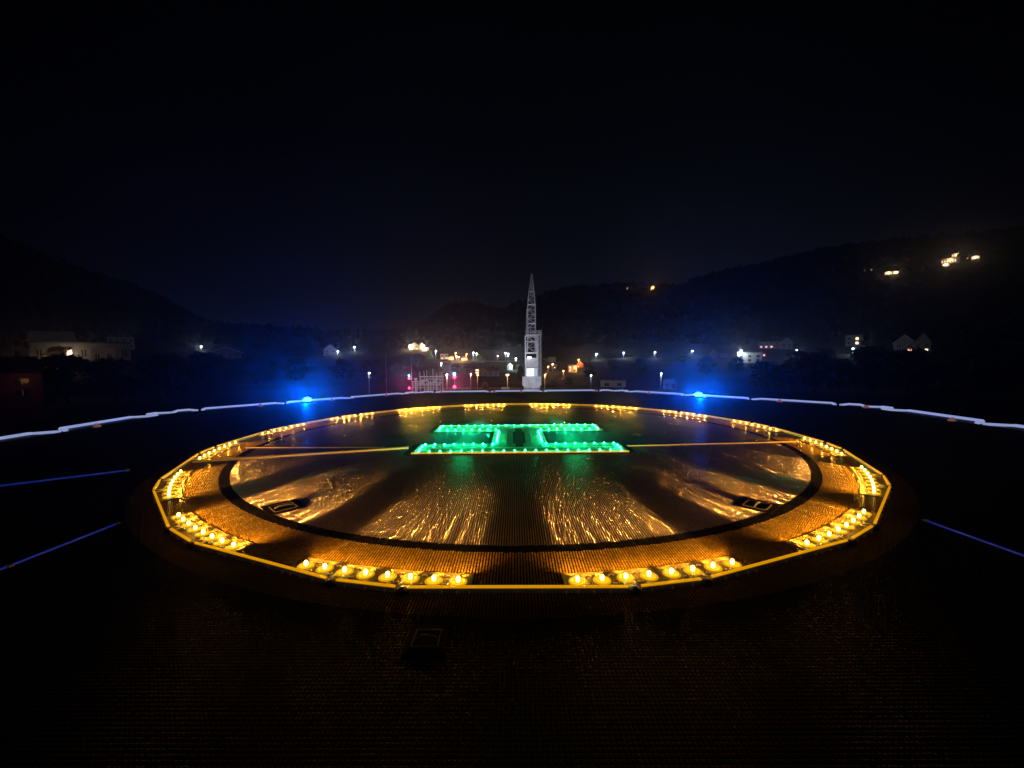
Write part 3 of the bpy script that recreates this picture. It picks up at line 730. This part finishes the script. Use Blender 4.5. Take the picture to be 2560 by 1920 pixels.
# ------------------------------------------------------------------ white steel framework left of the crane
def framework():
    d = 92; rr = ray(1066, 976); t = d/hypot(rr.x, rr.y); s = d/F
    base = Vector((rr.x*t, rr.y*t, 0)); base.z = terrain(base.x, base.y); zb = CAMZ+rr.z*t-base.z
    o = empty('steel_framework', base, 0, 'pale multi storey steel framework with posts and rails near the left signal mast', 'steel structure')
    X = lambda px: (px-1066)*s; Z = lambda py: zb+(976-py)*s
    def post(px, y0, y1, w=1.0, dy=0): MB().box(X(px)-w*s/2, X(px)+w*s/2, dy-w*s/2, dy+w*s/2, Z(y1), Z(y0)).build('post', M['crane'], o)
    for px, y0 in ((1033, 956), (1044, 951), (1051, 930), (1068, 926), (1083, 923), (1091, 934), (1100, 932), (1105, 930)): post(px, y0, 1000, 1.2)
    post(1061, 928, 945, .8); post(1040, 948, 1000, 3.0); post(1077, 953, 1000, 1.6); post(1072, 953, 1000, 1.6)
    post(1056, 936, 1000, 1.2, 2.2); post(1088, 936, 1000, 1.2, 2.2); post(1103, 940, 1000, 1.0, 2.2)
    def beam(x0, x1, py, h=1.4, dy=0, nm='beam'): MB().box(X(x0), X(x1), dy-.1, dy+.1, Z(py+h/2), Z(py-h/2)).build(nm, M['crane'], o)
    for x0, x1, py, h in ((1030, 1062, 954, 1.6), (1030, 1100, 963, 1.6), (1030, 1096, 968, 1.2), (1050, 1106, 942, 2.4), (1050, 1108, 950, 1.2), (1054, 1070, 952.5, 2.6), (1070, 1104, 957, 1.4), (1064, 1100, 946.5, .8), (1034, 1060, 958.5, .8), (1060, 1098, 973, 1.2)):
        beam(x0, x1, py, h); 
    for x0, x1, py in ((1050, 1106, 943), (1045, 1100, 962)): beam(x0, x1, py, 1.2, 2.2)
    m = MB()
    for i in range(9):
        x = 1046+i*6.2; m.bar((X(x), .14, Z(962)), (X(x+6.2), .14, Z(951)), .06, .06)
    for i in range(8):
        x = 1052+i*6.6; m.bar((X(x), .14, Z(950.5)), (X(x+4), .14, Z(943)), .05, .05)
    m.build('bracing', M['crane'], o)
    for x0, x1, y0, y1 in ((1048, 1060, 955, 962), (1082, 1092, 948, 956)): MB().box(X(x0), X(x1), .35, .6, Z(y1), Z(y0)).build('panel', M['cranebase'], o)
    m = MB(); m.lathe([(.12, 0), (.35, .3), (.38, .5), (.1, .6)], (X(1040), 0, Z(952)), 12); m.build('vent_head', M['crane'], o)
    fl = lamp(o, (X(1066), -12, Z(985)+1.2), 1500, (.80, .85, 1), .3, 'floodlight', 'SPOT'); fl.data.spot_size = radians(70); fl.data.spot_blend = .6
    fl.rotation_euler = Vector((0, 12, 2.0)).to_track_quat('-Z', 'Y').to_euler()
framework()

# ------------------------------------------------------------------ the crane
def crane():
    d = 90; rr = ray(1329, 973); t = d/hypot(rr.x, rr.y); s = d/F*1.0
    base = Vector((rr.x*t, rr.y*t, 0)); base.z = CAMZ+rr.z*t
    o = empty('crane', base, 0, 'tall pale pedestal crane with a lit cab and an upright lattice boom', 'crane')
    X = lambda px: (px-1329)*s; Z = lambda py: (973-py)*s
    bm = MB()
    bm.prism([(X(1309), -1.5), (X(1349), -1.5), (X(1349), 1.5), (X(1309), 1.5)], Z(968), Z(962.5))
    bm.prism([(X(1306.3), -1.9), (X(1351.8), -1.9), (X(1351.8), 1.9), (X(1306.3), 1.9)], Z(962.5), Z(942.5))
    ob = bm.build('machine_house', M['cranebase'], o)
    MB().box(X(1305.5), X(1352.6), -2.0, 2.0, Z(942.5), Z(941)).build('house_roof', M['crane'], ob)
    m = MB()
    for px in (1320.5, 1321.3): m.box(X(px), X(px)+.02, -1.925, -1.9, Z(961), Z(944))
    m.build('panel_seam', M['clamp'], ob)
    MB().lathe([(1.55, -2.2), (1.55, Z(968)+.0)], (0, 0, 0), 24).build('pedestal', M['cranebase'], o)
    MB().lathe([(1.75, -.25), (1.75, .12)], (0, 0, 0), 24).build('slew_ring', M['crane'], o)
    # columns of the tower frame
    for px in (1314, 1343):
        MB().box(X(px)-1.3*s, X(px)+1.3*s, -1.1, -.85, Z(941), Z(840)).build('column', M['crane'], o)
        MB().box(X(px)-1.0*s, X(px)+1.0*s, .85, 1.1, Z(941), Z(842)).build('column', M['crane'], o)
    for py, h in ((841, 3), (854, 2), (882.5, 3.5), (895.5, 1.6)):
        MB().box(X(1315.3), X(1341.7), -1.06, -.9, Z(py+h/2), Z(py-h/2)).build('crossbeam', M['crane'], o)
    for a, b in ((1321, 1315.5), (1337, 1342)):
        MB().bar((X(a), -1.0, Z(843)), (X(b), -1.0, Z(880)), 1.5*s, 1.2*s).build('brace', M['crane'], o)
    MB().box(X(1315.3), X(1341.7), -1.04, .9, Z(918.5), Z(896.3)).build('front_panel', M['cranebase'], o)
    MB().box(X(1319), X(1328), -1.09, -1.07, Z(894.6), Z(892)).build('work_light', M['w_lamp'], o)
    lamp(o, (X(1323), -1.6, Z(893)), 25, (.85, .92, 1), .15, 'work_lamp')
    cab = MB().box(X(1315.3), X(1343.5), -1.5, .9, Z(940.9), Z(918.6)).build('cab', M['crane'], o)
    M['cablight'] = mat('lit_cab_glass', (.8, .85, 1), .3, emit=(.85, .88, 1), es=1.15, var=.25, vs=1.2)
    w = MB().box(X(1317), X(1334), -1.53, -1.505, Z(939), Z(921)).build('window', M['cablight'], cab)
    M['cabside'] = mat('dim_cab_glass', (.3, .4, .5), .3, emit=(.5, .62, .75), es=.28)
    MB().box(X(1335.5), X(1342.6), -1.53, -1.505, Z(939), Z(921)).build('window', M['cabside'], cab)
    m = MB()
    for px in (1316, 1334.7, 1343): m.box(X(px)-.06, X(px)+.06, -1.57, -1.53, Z(940.5), Z(919.5))
    for py in (920, 940): m.box(X(1316), X(1343), -1.56, -1.53, Z(py)-.06, Z(py)+.06)
    m.box(X(1318), X(1331), -1.56, -1.54, Z(931), Z(929.5))
    m.build('window_frame', M['crane'], cab)
    lamp(cab, (X(1326), -2.6, Z(930)), 20, (.85, .9, 1), .3, 'cab_lamp')
    # ladder tower on the right
    m = MB()
    for px in (1346.5, 1352.5):
        for yy in (-.5, .1): m.bar((X(px), yy, Z(941)), (X(px), yy, Z(838)), .07, .07)
    for i in range(34): z = Z(941)+(Z(838)-Z(941))*i/34; m.bar((X(1346.5), -.5, z), (X(1352.5), -.5, z), .05, .05)
    for i in range(7): z = Z(941)+(Z(838)-Z(941))*i/7; m.bar((X(1346.5), -.5, z), (X(1352.5), -.5, z+1.2), .05, .05); m.bar((X(1344), -.5, z+.4), (X(1347), -.5, z+.4), .09, .09)
    m.build('ladder_tower', M['rail'], o)
    # platform and its railing
    MB().box(X(1316), X(1353.5), -1.4, 1.2, Z(838.4), Z(837)).build('platform', M['crane'], o)
    m = MB()
    for yy in (-1.38, 1.18):
        for py in (828.3, 832.5): m.bar((X(1316.3), yy, Z(py)), (X(1353.2), yy, Z(py)), .07, .07)
        for i in range(8): x = X(1316.3)+(X(1353.2)-X(1316.3))*i/7; m.bar((x, yy, Z(837)), (x, yy, Z(828)), .07, .07)
    m.build('railing', M['rail'], o)
    # lattice boom: four chords, tapering to the tip
    def wd(py):
        tab = [(688, 1.2), (700, 2.4), (732, 6.4), (764, 9.2), (880, 9.4), (900, 9.4)]; return interp(tab, py)*s
    def cx_(py): return X(interp([(688, 1331.2), (732, 1330.5), (764, 1330), (830, 1329.8), (880, 1329.2)], py))
    boom = MB(); ys = [880, 868, 856, 844, 832, 820, 809, 798, 787, 776, 764, 752, 741, 732, 724, 716, 709, 702, 696, 690]
    for a, b in zip(ys, ys[1:]):
        for sx in (-1, 1):
            for sy in (-.6, .6):
                boom.bar((cx_(a)+sx*wd(a), sy*wd(a)+.2, Z(a)), (cx_(b)+sx*wd(b), sy*wd(b)+.2, Z(b)), .13, .13)
    boom.build('boom_chords', M['crane'], o)
    lat = MB()
    for i, (a, b) in enumerate(zip(ys, ys[1:])):
        sg = 1 if i % 2 else -1
        for sy in (-.6, .6):
            lat.bar((cx_(a)-sg*wd(a), sy*wd(a)+.2, Z(a)), (cx_(b)+sg*wd(b), sy*wd(b)+.2, Z(b)), .06, .06)
            lat.bar((cx_(b)-wd(b), sy*wd(b)+.2, Z(b)), (cx_(b)+wd(b), sy*wd(b)+.2, Z(b)), .06, .06)
        for sx in (-1, 1): lat.bar((cx_(a)+sx*wd(a), -.6*wd(a)+.2, Z(a)), (cx_(b)+sx*wd(b), .6*wd(b)+.2, Z(b)), .05, .05)
    lat.build('boom_lattice', M['rail'], o)
    for py in (732, 764, 810): MB().box(cx_(py)-wd(py), cx_(py)+wd(py), -.6*wd(py)+.1, -.6*wd(py)+.16, Z(py+1.5), Z(py-1.5)).build('boom_plate', M['crane'], o)
    MB().lathe([(.18, Z(692)), (.22, Z(688)), (.05, Z(686.5))], (X(1331.2), .2, 0), 10).build('tip_sheave', M['crane'], o)
    MB().bar((X(1317.5), .2, Z(836)), (X(1317.5), .2, Z(774)), .09, .09).build('hoist_rope', M['rail'], o)
    # floodlights on the quay in front of the crane
    for x, z, e_, ang in ((-4, 1.0, 8200, 62), (5, 1.0, 3400, 56)):
        l = D.lights.new('floodlight', 'SPOT'); l.energy = e_; l.color = (.82, .86, 1); l.spot_size = radians(ang); l.spot_blend = .7; l.shadow_soft_size = .3
        lo = D.objects.new('floodlight', l); COL.objects.link(lo); lo.parent = o; lo.location = (x, -24, z)
        dr = Vector((-x, 24, 8.5-z)); lo.rotation_euler = dr.to_track_quat('-Z', 'Y').to_euler()
crane()
# a paved quay that carries the crane
M['concrete'] = mat('quay_concrete', (.16, .155, .15), .85, var=.35, vs=.3)
rr = ray(1329, 973); t = 90/hypot(rr.x, rr.y); qb = Vector((rr.x*t, rr.y*t, CAMZ+rr.z*t))
tag(MB().box(qb.x-14, qb.x+14, qb.y-5, qb.y+6, qb.z-4, qb.z-2.19).build('quay', M['concrete']), kind='structure')

# ------------------------------------------------------------------ houses
def wcol(c): return mat('house_wall', c, .7, var=.15, vs=.6)
WALL = {'darkred': wcol((.10, .02, .015)), 'white': wcol((.62, .62, .60)), 'grey': wcol((.30, .30, .32)), 'cream': wcol((.55, .48, .36)), 'red': wcol((.30, .06, .04)), 'dim': wcol((.18, .18, .20)), 'blue': wcol((.25, .33, .45))}
ROOF = {'dark': mat('dark_roof', (.045, .04, .04), .7, var=.3, vs=.8), 'pale': mat('pale_roof', (.30, .31, .33), .6, var=.2, vs=.8), 'tile': mat('tile_roof', (.16, .07, .05), .8, var=.3, vs=.8)}
M['win_warm'] = mat('warm_window', (.9, .6, .4), .3, emit=(1, .62, .34), es=3.0)
M['win_pink'] = mat('rosy_window', (.9, .6, .5), .3, emit=(1, .42, .30), es=2.6)
M['win_dark'] = mat('dark_window', (.03, .03, .035), .15)
M['trim'] = mat('white_trim', (.7, .7, .7), .5)
def house(x0, x1, ybase, ytop, wall, roof, label, shape='gable_side', lit=(), depth=.7, storeys=2, dist=None, glow=None, roofk='gable', cat='house', trim=False):
    px = (x0+x1)/2
    if dist: r = ray(px, ybase); t = dist/hypot(r.x, r.y); p = Vector((r.x*t, r.y*t, CAMZ+r.z*t)); d = dist; 
    else: p, d = hit(px, ybase)
    s = d/F; w = (x1-x0)*s; h = (ybase-ytop)*s
    az = atan2(p.x, p.y)
    o = empty('house', p, -az, label, cat, 'houses of the town')
    dp = max(3, w*depth) if shape != 'flat' else max(3, min(12, w*.5))
    zb = -max(2.0, h*.5)
    if shape == 'gable_front':      # gable towards the camera
        eh = h*.55
        m = MB().prism([(0, 0)]*3, 0, 0) if False else MB()
        vs = [(-w/2, 0, zb), (w/2, 0, zb), (w/2, 0, eh), (0, 0, h*.97), (-w/2, 0, eh)]; vs += [(x, dp, z) for x, y, z in vs]
        m.add(vs, [(0, 1, 2, 3, 4), (9, 8, 7, 6, 5), (0, 5, 6, 1), (1, 6, 7, 2), (4, 9, 5, 0), (2, 7, 8, 3), (3, 8, 9, 4)])
        wl = m.build('wall', WALL[wall], o)
        r_ = MB(); e_ = w*.07
        for sg in (-1, 1): 
            a = Vector((0, 0, h)); b = Vector((sg*(w/2+e_), 0, eh-e_*(h-eh)/(w/2)))
            r_.add([(a.x, -e_, a.z), (b.x, -e_, b.z), (b.x, dp+e_, b.z), (a.x, dp+e_, a.z), (a.x, -e_, a.z+.25*w/10), (b.x, -e_, b.z+.25*w/10), (b.x, dp+e_, b.z+.25*w/10), (a.x, dp+e_, a.z+.25*w/10)],
                   [(0, 1, 2, 3), (4, 7, 6, 5), (0, 4, 5, 1), (1, 5, 6, 2), (2, 6, 7, 3)])
        rf = r_.build('roof', ROOF[roof], o)
        if trim:
            q = MB()
            for sg in (-1, 1): q.bar((0, -e_-.05, h+.02), (sg*(w/2+e_), -e_-.05, eh-e_*(h-eh)/(w/2)+.02), w*.03, w*.02)
            q.build('barge_board', M['trim'], rf)
    elif shape == 'flat':
        eh = h*.92
        MB().box(-w/2, w/2, 0, dp, zb, eh).build('wall', WALL[wall], o)
        MB().box(-w/2-.2, w/2+.2, -.3, dp+.2, eh, h).build('roof', ROOF[roof], o)
    else:
        eh = h*.62
        MB().box(-w/2, w/2, 0, dp, zb, eh).build('wall', WALL[wall], o)
        e_ = w*.04
        vs = [(-w/2-e_, -e_*1.5, eh), (w/2+e_, -e_*1.5, eh), (w/2+e_, dp+e_, eh), (-w/2-e_, dp+e_, eh), (-w/2*.96, dp/2, h), (w/2*.96, dp/2, h)]
        rf = MB().add(vs, [(3, 2, 1, 0), (0, 1, 5, 4), (2, 3, 4, 5), (0, 4, 3), (1, 2, 5)]).build('roof', ROOF[roof], o)
        MB().box(w*.2, w*.2+w*.06, dp*.45, dp*.45+w*.06, eh, h*1.12).build('chimney', WALL[wall], rf)
    nc = max(2, min(7, int(w/3.4))); 
    for r in range(storeys):
        for c in range(nc):
            wx = -w/2+w*(c+.5)/nc; wz = eh*(.18+r*.8/storeys); ww = w/nc*.17; wh = eh/storeys*.21
            k = (r, c); mk = dict(lit).get(k, 'win_dark')
            wo = MB().box(wx-ww, wx+ww, -.05, -.01, wz, wz+wh*2).build('window', M[mk], o)
            MB().box(wx-ww*.08, wx+ww*.08, -.09, -.055, wz, wz+wh*2).build('glazing_bar', M['trim'], wo)
    if glow: lamp(o, (glow[0]*w, -max(1.5, w*.16), h*glow[1]), glow[2]*d*d*.018, COLS[glow[3]], .3, 'porch_lamp')
    return o
W_, P_ = 'win_warm', 'win_pink'
house(1024, 1048, 874, 857, 'white', 'pale', 'floodlit white church like house with a steep gable on the hillside left of the crane', 'gable_front', [((0, 0), W_), ((0, 1), W_)], glow=(-.5, .5, 2.2, 'p'))
house(1048, 1062, 875, 856, 'cream', 'dark', 'narrow floodlit gabled house beside the white one on the hillside', 'gable_front', [((0, 1), W_)], glow=(.3, .4, 1.6, 'p'))
house(1056, 1072, 878, 869, 'white', 'pale', 'low flat white building right of the two floodlit gables', 'flat', storeys=1)
house(1101, 1121, 900, 884, 'white', 'dark', 'white flat roofed house on the upper road with orange light on its wall', 'flat', [((0, 0), W_), ((0, 1), W_)], glow=(.55, .4, 2.2, 'o'))
house(1120, 1134, 901, 889, 'cream', 'tile', 'orange lit house just right of the white flat roofed one', 'gable_side', [((0, 1), W_)], glow=(.1, .5, 1.6, 'o'))
house(1153, 1168, 902, 892, 'cream', 'tile', 'small orange house by the road left of the tall white street lamp', 'gable_side', [((0, 0), P_)], storeys=1, glow=(0, .6, 1.4, 'o'))
house(1160, 1204, 936, 912, 'dim', 'dark', 'dim grey house with two bright windows stacked above each other', 'gable_side', [((1, 1), W_), ((0, 1), W_)])
house(1198, 1218, 940, 920, 'grey', 'dark', 'dim grey gabled house left of a steeper gable behind the autumn tree', 'gable_front', trim=True)
house(1218, 1248, 941, 919, 'grey', 'tile', 'long dim house with a steep gable behind the lamps left of the crane', 'gable_side')
house(1232, 1244, 938, 917, 'dim', 'dark', 'narrow steep gable between the dim houses and the crane', 'gable_front', trim=True)
house(1268, 1282, 925, 906, 'white', 'dark', 'white gabled house lit by the street lamp beside the bright green tree', 'gable_front', glow=(.7, .5, 1.5, 'w'))
house(1371, 1389, 905, 892, 'cream', 'dark', 'pale house on the upper road just right of the crane', 'flat')
house(1420, 1442, 931, 912, 'cream', 'tile', 'house with two lit balconies right of the crane', 'flat', [((1, 0), W_), ((1, 1), W_), ((0, 0), P_)], glow=(.6, .6, 1.2, 'o'))
house(1442, 1458, 919, 903, 'red', 'dark', 'small orange lit house beside the balcony house', 'gable_front', [((0, 0), P_)], glow=(0, .8, 1.2, 'o'))
house(1373, 1391, 922, 906, 'red', 'tile', 'dim reddish gabled house right of the crane with a lamp below it', 'gable_front', [((0, 1), W_)], trim=True)
house(1362, 1377, 936, 925, 'dim', 'dark', 'low dark house with one small light right of the crane', 'gable_side', [((0, 0), P_)])
house(1396, 1412, 950, 938, 'dim', 'dark', 'small dark house with an orange window low on the right of the crane', 'gable_side', [((0, 1), P_)])
house(1503, 1562, 968, 950, 'white', 'dark', 'long low grey building with a flat roof left of the right blue light', 'flat', storeys=1, cat='building')
house(1660, 1690, 972, 951, 'blue', 'dark', 'bluish house just left of the right blue light', 'gable_side')
house(1850, 1897, 908, 884, 'white', 'pale', 'long white lit building on the slope right of the right blue light', 'flat', [((0, 3), W_)], glow=(-.42, 1.1, 2.2, 'w'), cat='building')
house(1905, 1952, 872, 848, 'grey', 'dark', 'big gabled house with a row of rosy windows high on the right', 'gable_side', [((0, 0), P_), ((0, 1), P_), ((0, 2), P_), ((0, 4), P_)])
house(1920, 1944, 868, 846, 'grey', 'pale', 'pale front gable of the house with rosy windows', 'gable_front', trim=True)
house(1956, 1977, 874, 848, 'grey', 'pale', 'steep pale gabled house beside the one with rosy windows', 'gable_front', trim=True)
house(1896, 1913, 892, 878, 'red', 'tile', 'small house with two red lit windows above the long white building', 'gable_front', [((0, 0), P_), ((0, 1), P_)], storeys=1)
house(1895, 1936, 919, 906, 'grey', 'dark', 'low dim house below the long white building', 'flat', storeys=1)
house(1775, 1792, 896, 878, 'dim', 'pale', 'dim gabled house right of the green lit bushes', 'gable_front', trim=True)
house(1800, 1818, 894, 879, 'dim', 'dark', 'dim low house between the gabled one and the long white building', 'gable_side')
house(2120, 2144, 866, 843, 'grey', 'dark', 'house with two stacked warm balcony windows on the right hillside', 'flat', [((1, 1), W_), ((0, 1), W_)])
house(2245, 2275, 882, 850, 'dim', 'dark', 'tall pale gabled house at the upper right', 'gable_front', [((0, 1), P_)], trim=True)
house(2275, 2296, 882, 862, 'grey', 'dark', 'low house joining two tall gables at the upper right', 'gable_side')
house(2294, 2316, 884, 845, 'dim', 'dark', 'steep gabled house with warm lit windows at the upper right', 'gable_front', [((0, 1), W_), ((0, 2), W_)])
house(2338, 2358, 970, 952, 'grey', 'dark', 'small house with a dim light among the dark trees at the right', 'gable_side', [((0, 1), P_)])
# left side
house(150, 272, 899, 868, 'dim', 'dark', 'long pale building with a bright lamp on its wall at the far left', 'flat', [((0, 2), W_)], storeys=1, cat='building', glow=(-.12, .35, .5, 'p'))
house(108, 162, 897, 850, 'dim', 'pale', 'house with a broad pale sloping roof at the far left', 'gable_side', [((0, 3), P_)])
house(244, 275, 904, 880, 'grey', 'pale', 'small white annex at the right end of the long pale building', 'flat', storeys=1)
house(-40, 50, 1004, 932, 'darkred', 'dark', 'red wooden house with a lit window at the left edge of the picture', 'gable_side', [((1, 2), W_), ((1, 3), W_)], dist=58, glow=(.3, .45, .10, 'o'))
house(285, 322, 874, 849, 'blue', 'dark', 'very dim bluish building with one small lamp at the upper left', 'flat')
house(538, 592, 897, 872, 'dim', 'dark', 'dark house whose gable is drawn by a pale edge left of the left blue light', 'gable_front', trim=True)
house(455, 492, 892, 880, 'dim', 'dark', 'low dark roof left of the small white lamp', 'gable_side')
house(812, 840, 889, 864, 'grey', 'pale', 'pale steep gabled house above the left blue light', 'gable_front')
house(1567, 1580, 724, 717, 'cream', 'dark', 'left lit house on the ridge right of the crane', 'flat', [((0, 0), W_), ((0, 1), W_)], glow=(0, .5, .25, 'p'), storeys=1)
house(1627, 1637, 726, 715, 'cream', 'dark', 'right lit house on the ridge right of the crane', 'gable_front', [((0, 0), P_), ((0, 1), P_)], glow=(0, .5, .3, 'o'), storeys=1)
for q, (x, y, w_, h_, l) in enumerate([(2171, 680, 12, 8, 'single lit house at the left end of the lights on the right hill'), (2221, 684, 11, 6, 'left one of a pair of lit houses on the right hill'),
                      (2240, 683, 9, 5, 'right one of a pair of lit houses on the right hill'), (2364, 663, 9, 5, 'small lit house below the brightest one on the right hill'),
                      (2375, 654, 22, 9, 'largest and brightest lit house on the right hill'), (2392, 641, 13, 6, 'lit house above the brightest one on the right hill'),
                      (2402, 648, 18, 4, 'long low lit house right of the brightest one on the right hill'), (2438, 646, 10, 5, 'rightmost dim lit house on the right hill')]):
    house(x-w_/2, x+w_/2, y+h_/2, y-h_/2, 'cream', 'dark', l, 'flat', [((0, i), 'win_pink' if q % 2 else 'win_warm') for i in range(6)], storeys=1, glow=(0, .6, .12, 'p'))
# low yellow wall near the double lamp, and stone walls at the far left
def wall(x0, x1, y, hpx, label, mt='stone', glow=None, dist=None):
    a, da = hit(x0, y); b, db = hit(x1, y); s = da/F; h = hpx*s
    o = empty('stone_wall', a, atan2(b.y-a.y, b.x-a.x), label, 'wall'); L = (b.xy-a.xy).length
    m = MB(); n = max(3, int(L/1.5)); rn = random.Random(int(x0))
    for i in range(n): m.box(L*i/n+.02, L*(i+1)/n-.02, 0, .5, -1.5, h*rn.uniform(.85, 1.05)+(b.z-a.z)*i/n)
    m.build('blocks', M[mt], o)
    MB().box(0, L, .05, .45, -1.4, h*.6+min(0, b.z-a.z)).build('core', M['stone'], o)
    if glow: lamp(o, (L*.5, -L*.5-.5, h+1.2), glow[0]*da*da*.012, COLS[glow[1]], .2, 'wall_lamp')
wall(1253, 1273, 974, 6, 'low wall lit yellow under the double headed orange lamp')
wall(32, 80, 915, 6, 'stone wall lit orange beside the faint pole at the far left', glow=(.45, 'o'))
wall(34, 52, 938, 4, 'short orange lit stone wall below the longer one at the far left', glow=(.3, 'o'))
wall(205, 232, 928, 6, 'orange lit stone wall below the annex of the long pale building', glow=(.5, 'o'))
wall(128, 186, 911, 4, 'added low wall with a made-up warm lamp below the yellow lit tree, far left', glow=(1.2, 'p'))  # wall and lamp put in to brighten the tree
wall(1087, 1300, 906, 4, 'long pale retaining wall along the upper road')

# ------------------------------------------------------------------ trees
tree(1074, 900, 24, 20, 'bright green lamp lit bush at the left end of the upper road', 'leaf_painted_lit')
tree(1197, 900, 14, 18, 'green lamp lit bush right of the tall white street lamp', 'leaf_painted_lit')
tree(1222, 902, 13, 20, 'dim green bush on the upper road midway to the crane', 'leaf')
tree(1286, 930, 26, 14, 'bright green tree under the white lamp left of the crane', 'leaf_painted_lit')
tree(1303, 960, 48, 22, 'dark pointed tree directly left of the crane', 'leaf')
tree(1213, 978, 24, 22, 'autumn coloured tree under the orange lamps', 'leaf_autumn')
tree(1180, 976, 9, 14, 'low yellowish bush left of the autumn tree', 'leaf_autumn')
tree(1102, 936, 20, 14, 'pale green tree lit by the small lamp behind the framework', 'leaf_painted_lit')
tree(1075, 945, 16, 12, 'small green tree glowing behind the top of the framework', 'leaf_painted_lit')
tree(1366, 905, 10, 16, 'green bush on the upper road just right of the crane', 'leaf_painted_lit')
tree(1470, 906, 13, 22, 'dim green bush under the white lamp right of the crane', 'leaf_painted_lit')
tree(1705, 911, 24, 28, 'large green lamp lit bush above the right blue light', 'leaf_painted_lit')
tree(1727, 893, 10, 20, 'small bright bush directly under the lamp above the right blue light', 'leaf_painted_lit')
tree(162, 905, 27, 52, 'yellow lit tree in front of the long pale building at the far left', 'leaf_autumn')
tree(1101, 975, 13, 16, 'dim bush at the foot of the framework', 'leaf')
for x, y, h, w, l in [(1900, 1010, 58, 60, 'round dark tree just right of the right blue light'), (1955, 1008, 60, 66, 'round dark tree second from the right blue light'),
                      (2095, 1030, 68, 70, 'round dark tree beyond the right diagonal net frames'), (2035, 985, 80, 80, 'broad dark tree behind the right net frames'),
                      (2180, 1010, 90, 100, 'large dark tree below the house with balcony windows'), (2270, 1010, 80, 96, 'large dark tree below the tall pale gable'),
                      (2420, 1030, 110, 120, 'large dark tree right of the small house with a dim light'), (2520, 1040, 130, 140, 'dark tree at the right edge of the picture'),
                      (2330, 1040, 75, 90, 'dark tree in front of the small house with a dim light'),
                      (1990, 925, 42, 50, 'dark tree below the steep pale gabled house'), (2060, 915, 36, 56, 'dark tree between the gabled houses and the balcony house'),
                      (1840, 930, 36, 40, 'dark tree left of and below the long white building'), (1765, 935, 40, 50, 'dark tree behind the right blue light'),
                      (1600, 930, 34, 46, 'dark tree left of the green lit bushes'), (1530, 935, 36, 40, 'dark tree above the long low grey building'),
                      (1475, 945, 34, 40, 'dark tree below the orange lit house'), (1350, 940, 30, 20, 'dark tree just behind the crane house on its right'),
                      (1240, 925, 14, 24, 'dark tree between the road and the dim houses'), (1140, 935, 26, 34, 'dark tree behind the red signal mast'),
                      (1045, 925, 40, 40, 'dark tree left of the framework below the floodlit houses'), (1000, 940, 50, 56, 'dark tree between the two thin masts'),
                      (935, 950, 52, 60, 'dark tree behind the slim grey street lamp'), (860, 950, 50, 70, 'dark tree right of the left blue light'),
                      (740, 950, 50, 80, 'dark tree behind the left blue light'), (640, 960, 60, 90, 'dark tree left of the left blue light'),
                      (520, 970, 74, 100, 'dark tree below the house with a pale gable edge'), (400, 990, 90, 120, 'large dark tree at the middle of the left side'),
                      (290, 1000, 80, 110, 'large dark tree below the annex at the left'), (170, 1010, 84, 120, 'large dark tree right of the red wooden house'),
                      (90, 1020, 70, 80, 'dark tree in front of the red wooden house'), (2240, 925, 36, 50, 'dark tree below the low house at the upper right'),
                      (2400, 920, 46, 70, 'dark tree right of the steep gabled house at the upper right'), (2500, 900, 50, 80, 'dark tree high at the right edge'),
                      (1420, 965, 22, 34, 'dark tree low between the crane and the grey building'), (1385, 972, 16, 26, 'dark bush right of the low orange lamp')]:
    tree(x, min(y, 968) if 600 < x < 1800 else y, h, w, l, 'leaf', 'dark trees around the town', dfix=(85+random.random()*40) if y >= 985 else None)

# ------------------------------------------------------------------ night haze, added to give the lamps halos
hz = MB().box(-2700, 2700, -400, 3300, -14, 700)
hm = D.materials.new('haze'); hm.use_nodes = True; t = hm.node_tree; t.nodes.clear()
ho = N(t, 'ShaderNodeOutputMaterial'); hv = N(t, 'ShaderNodeVolumePrincipled'); hv.inputs['Color'].default_value = (.9, .93, 1, 1); hv.inputs['Density'].default_value = .00022; hv.inputs['Anisotropy'].default_value = .93
t.links.new(hv.outputs[0], ho.inputs['Volume'])
ho_ = hz.build('haze', hm); tag(ho_, 'thin haze added over the deck and the valley for the lamp halos', 'haze', kind='stuff')
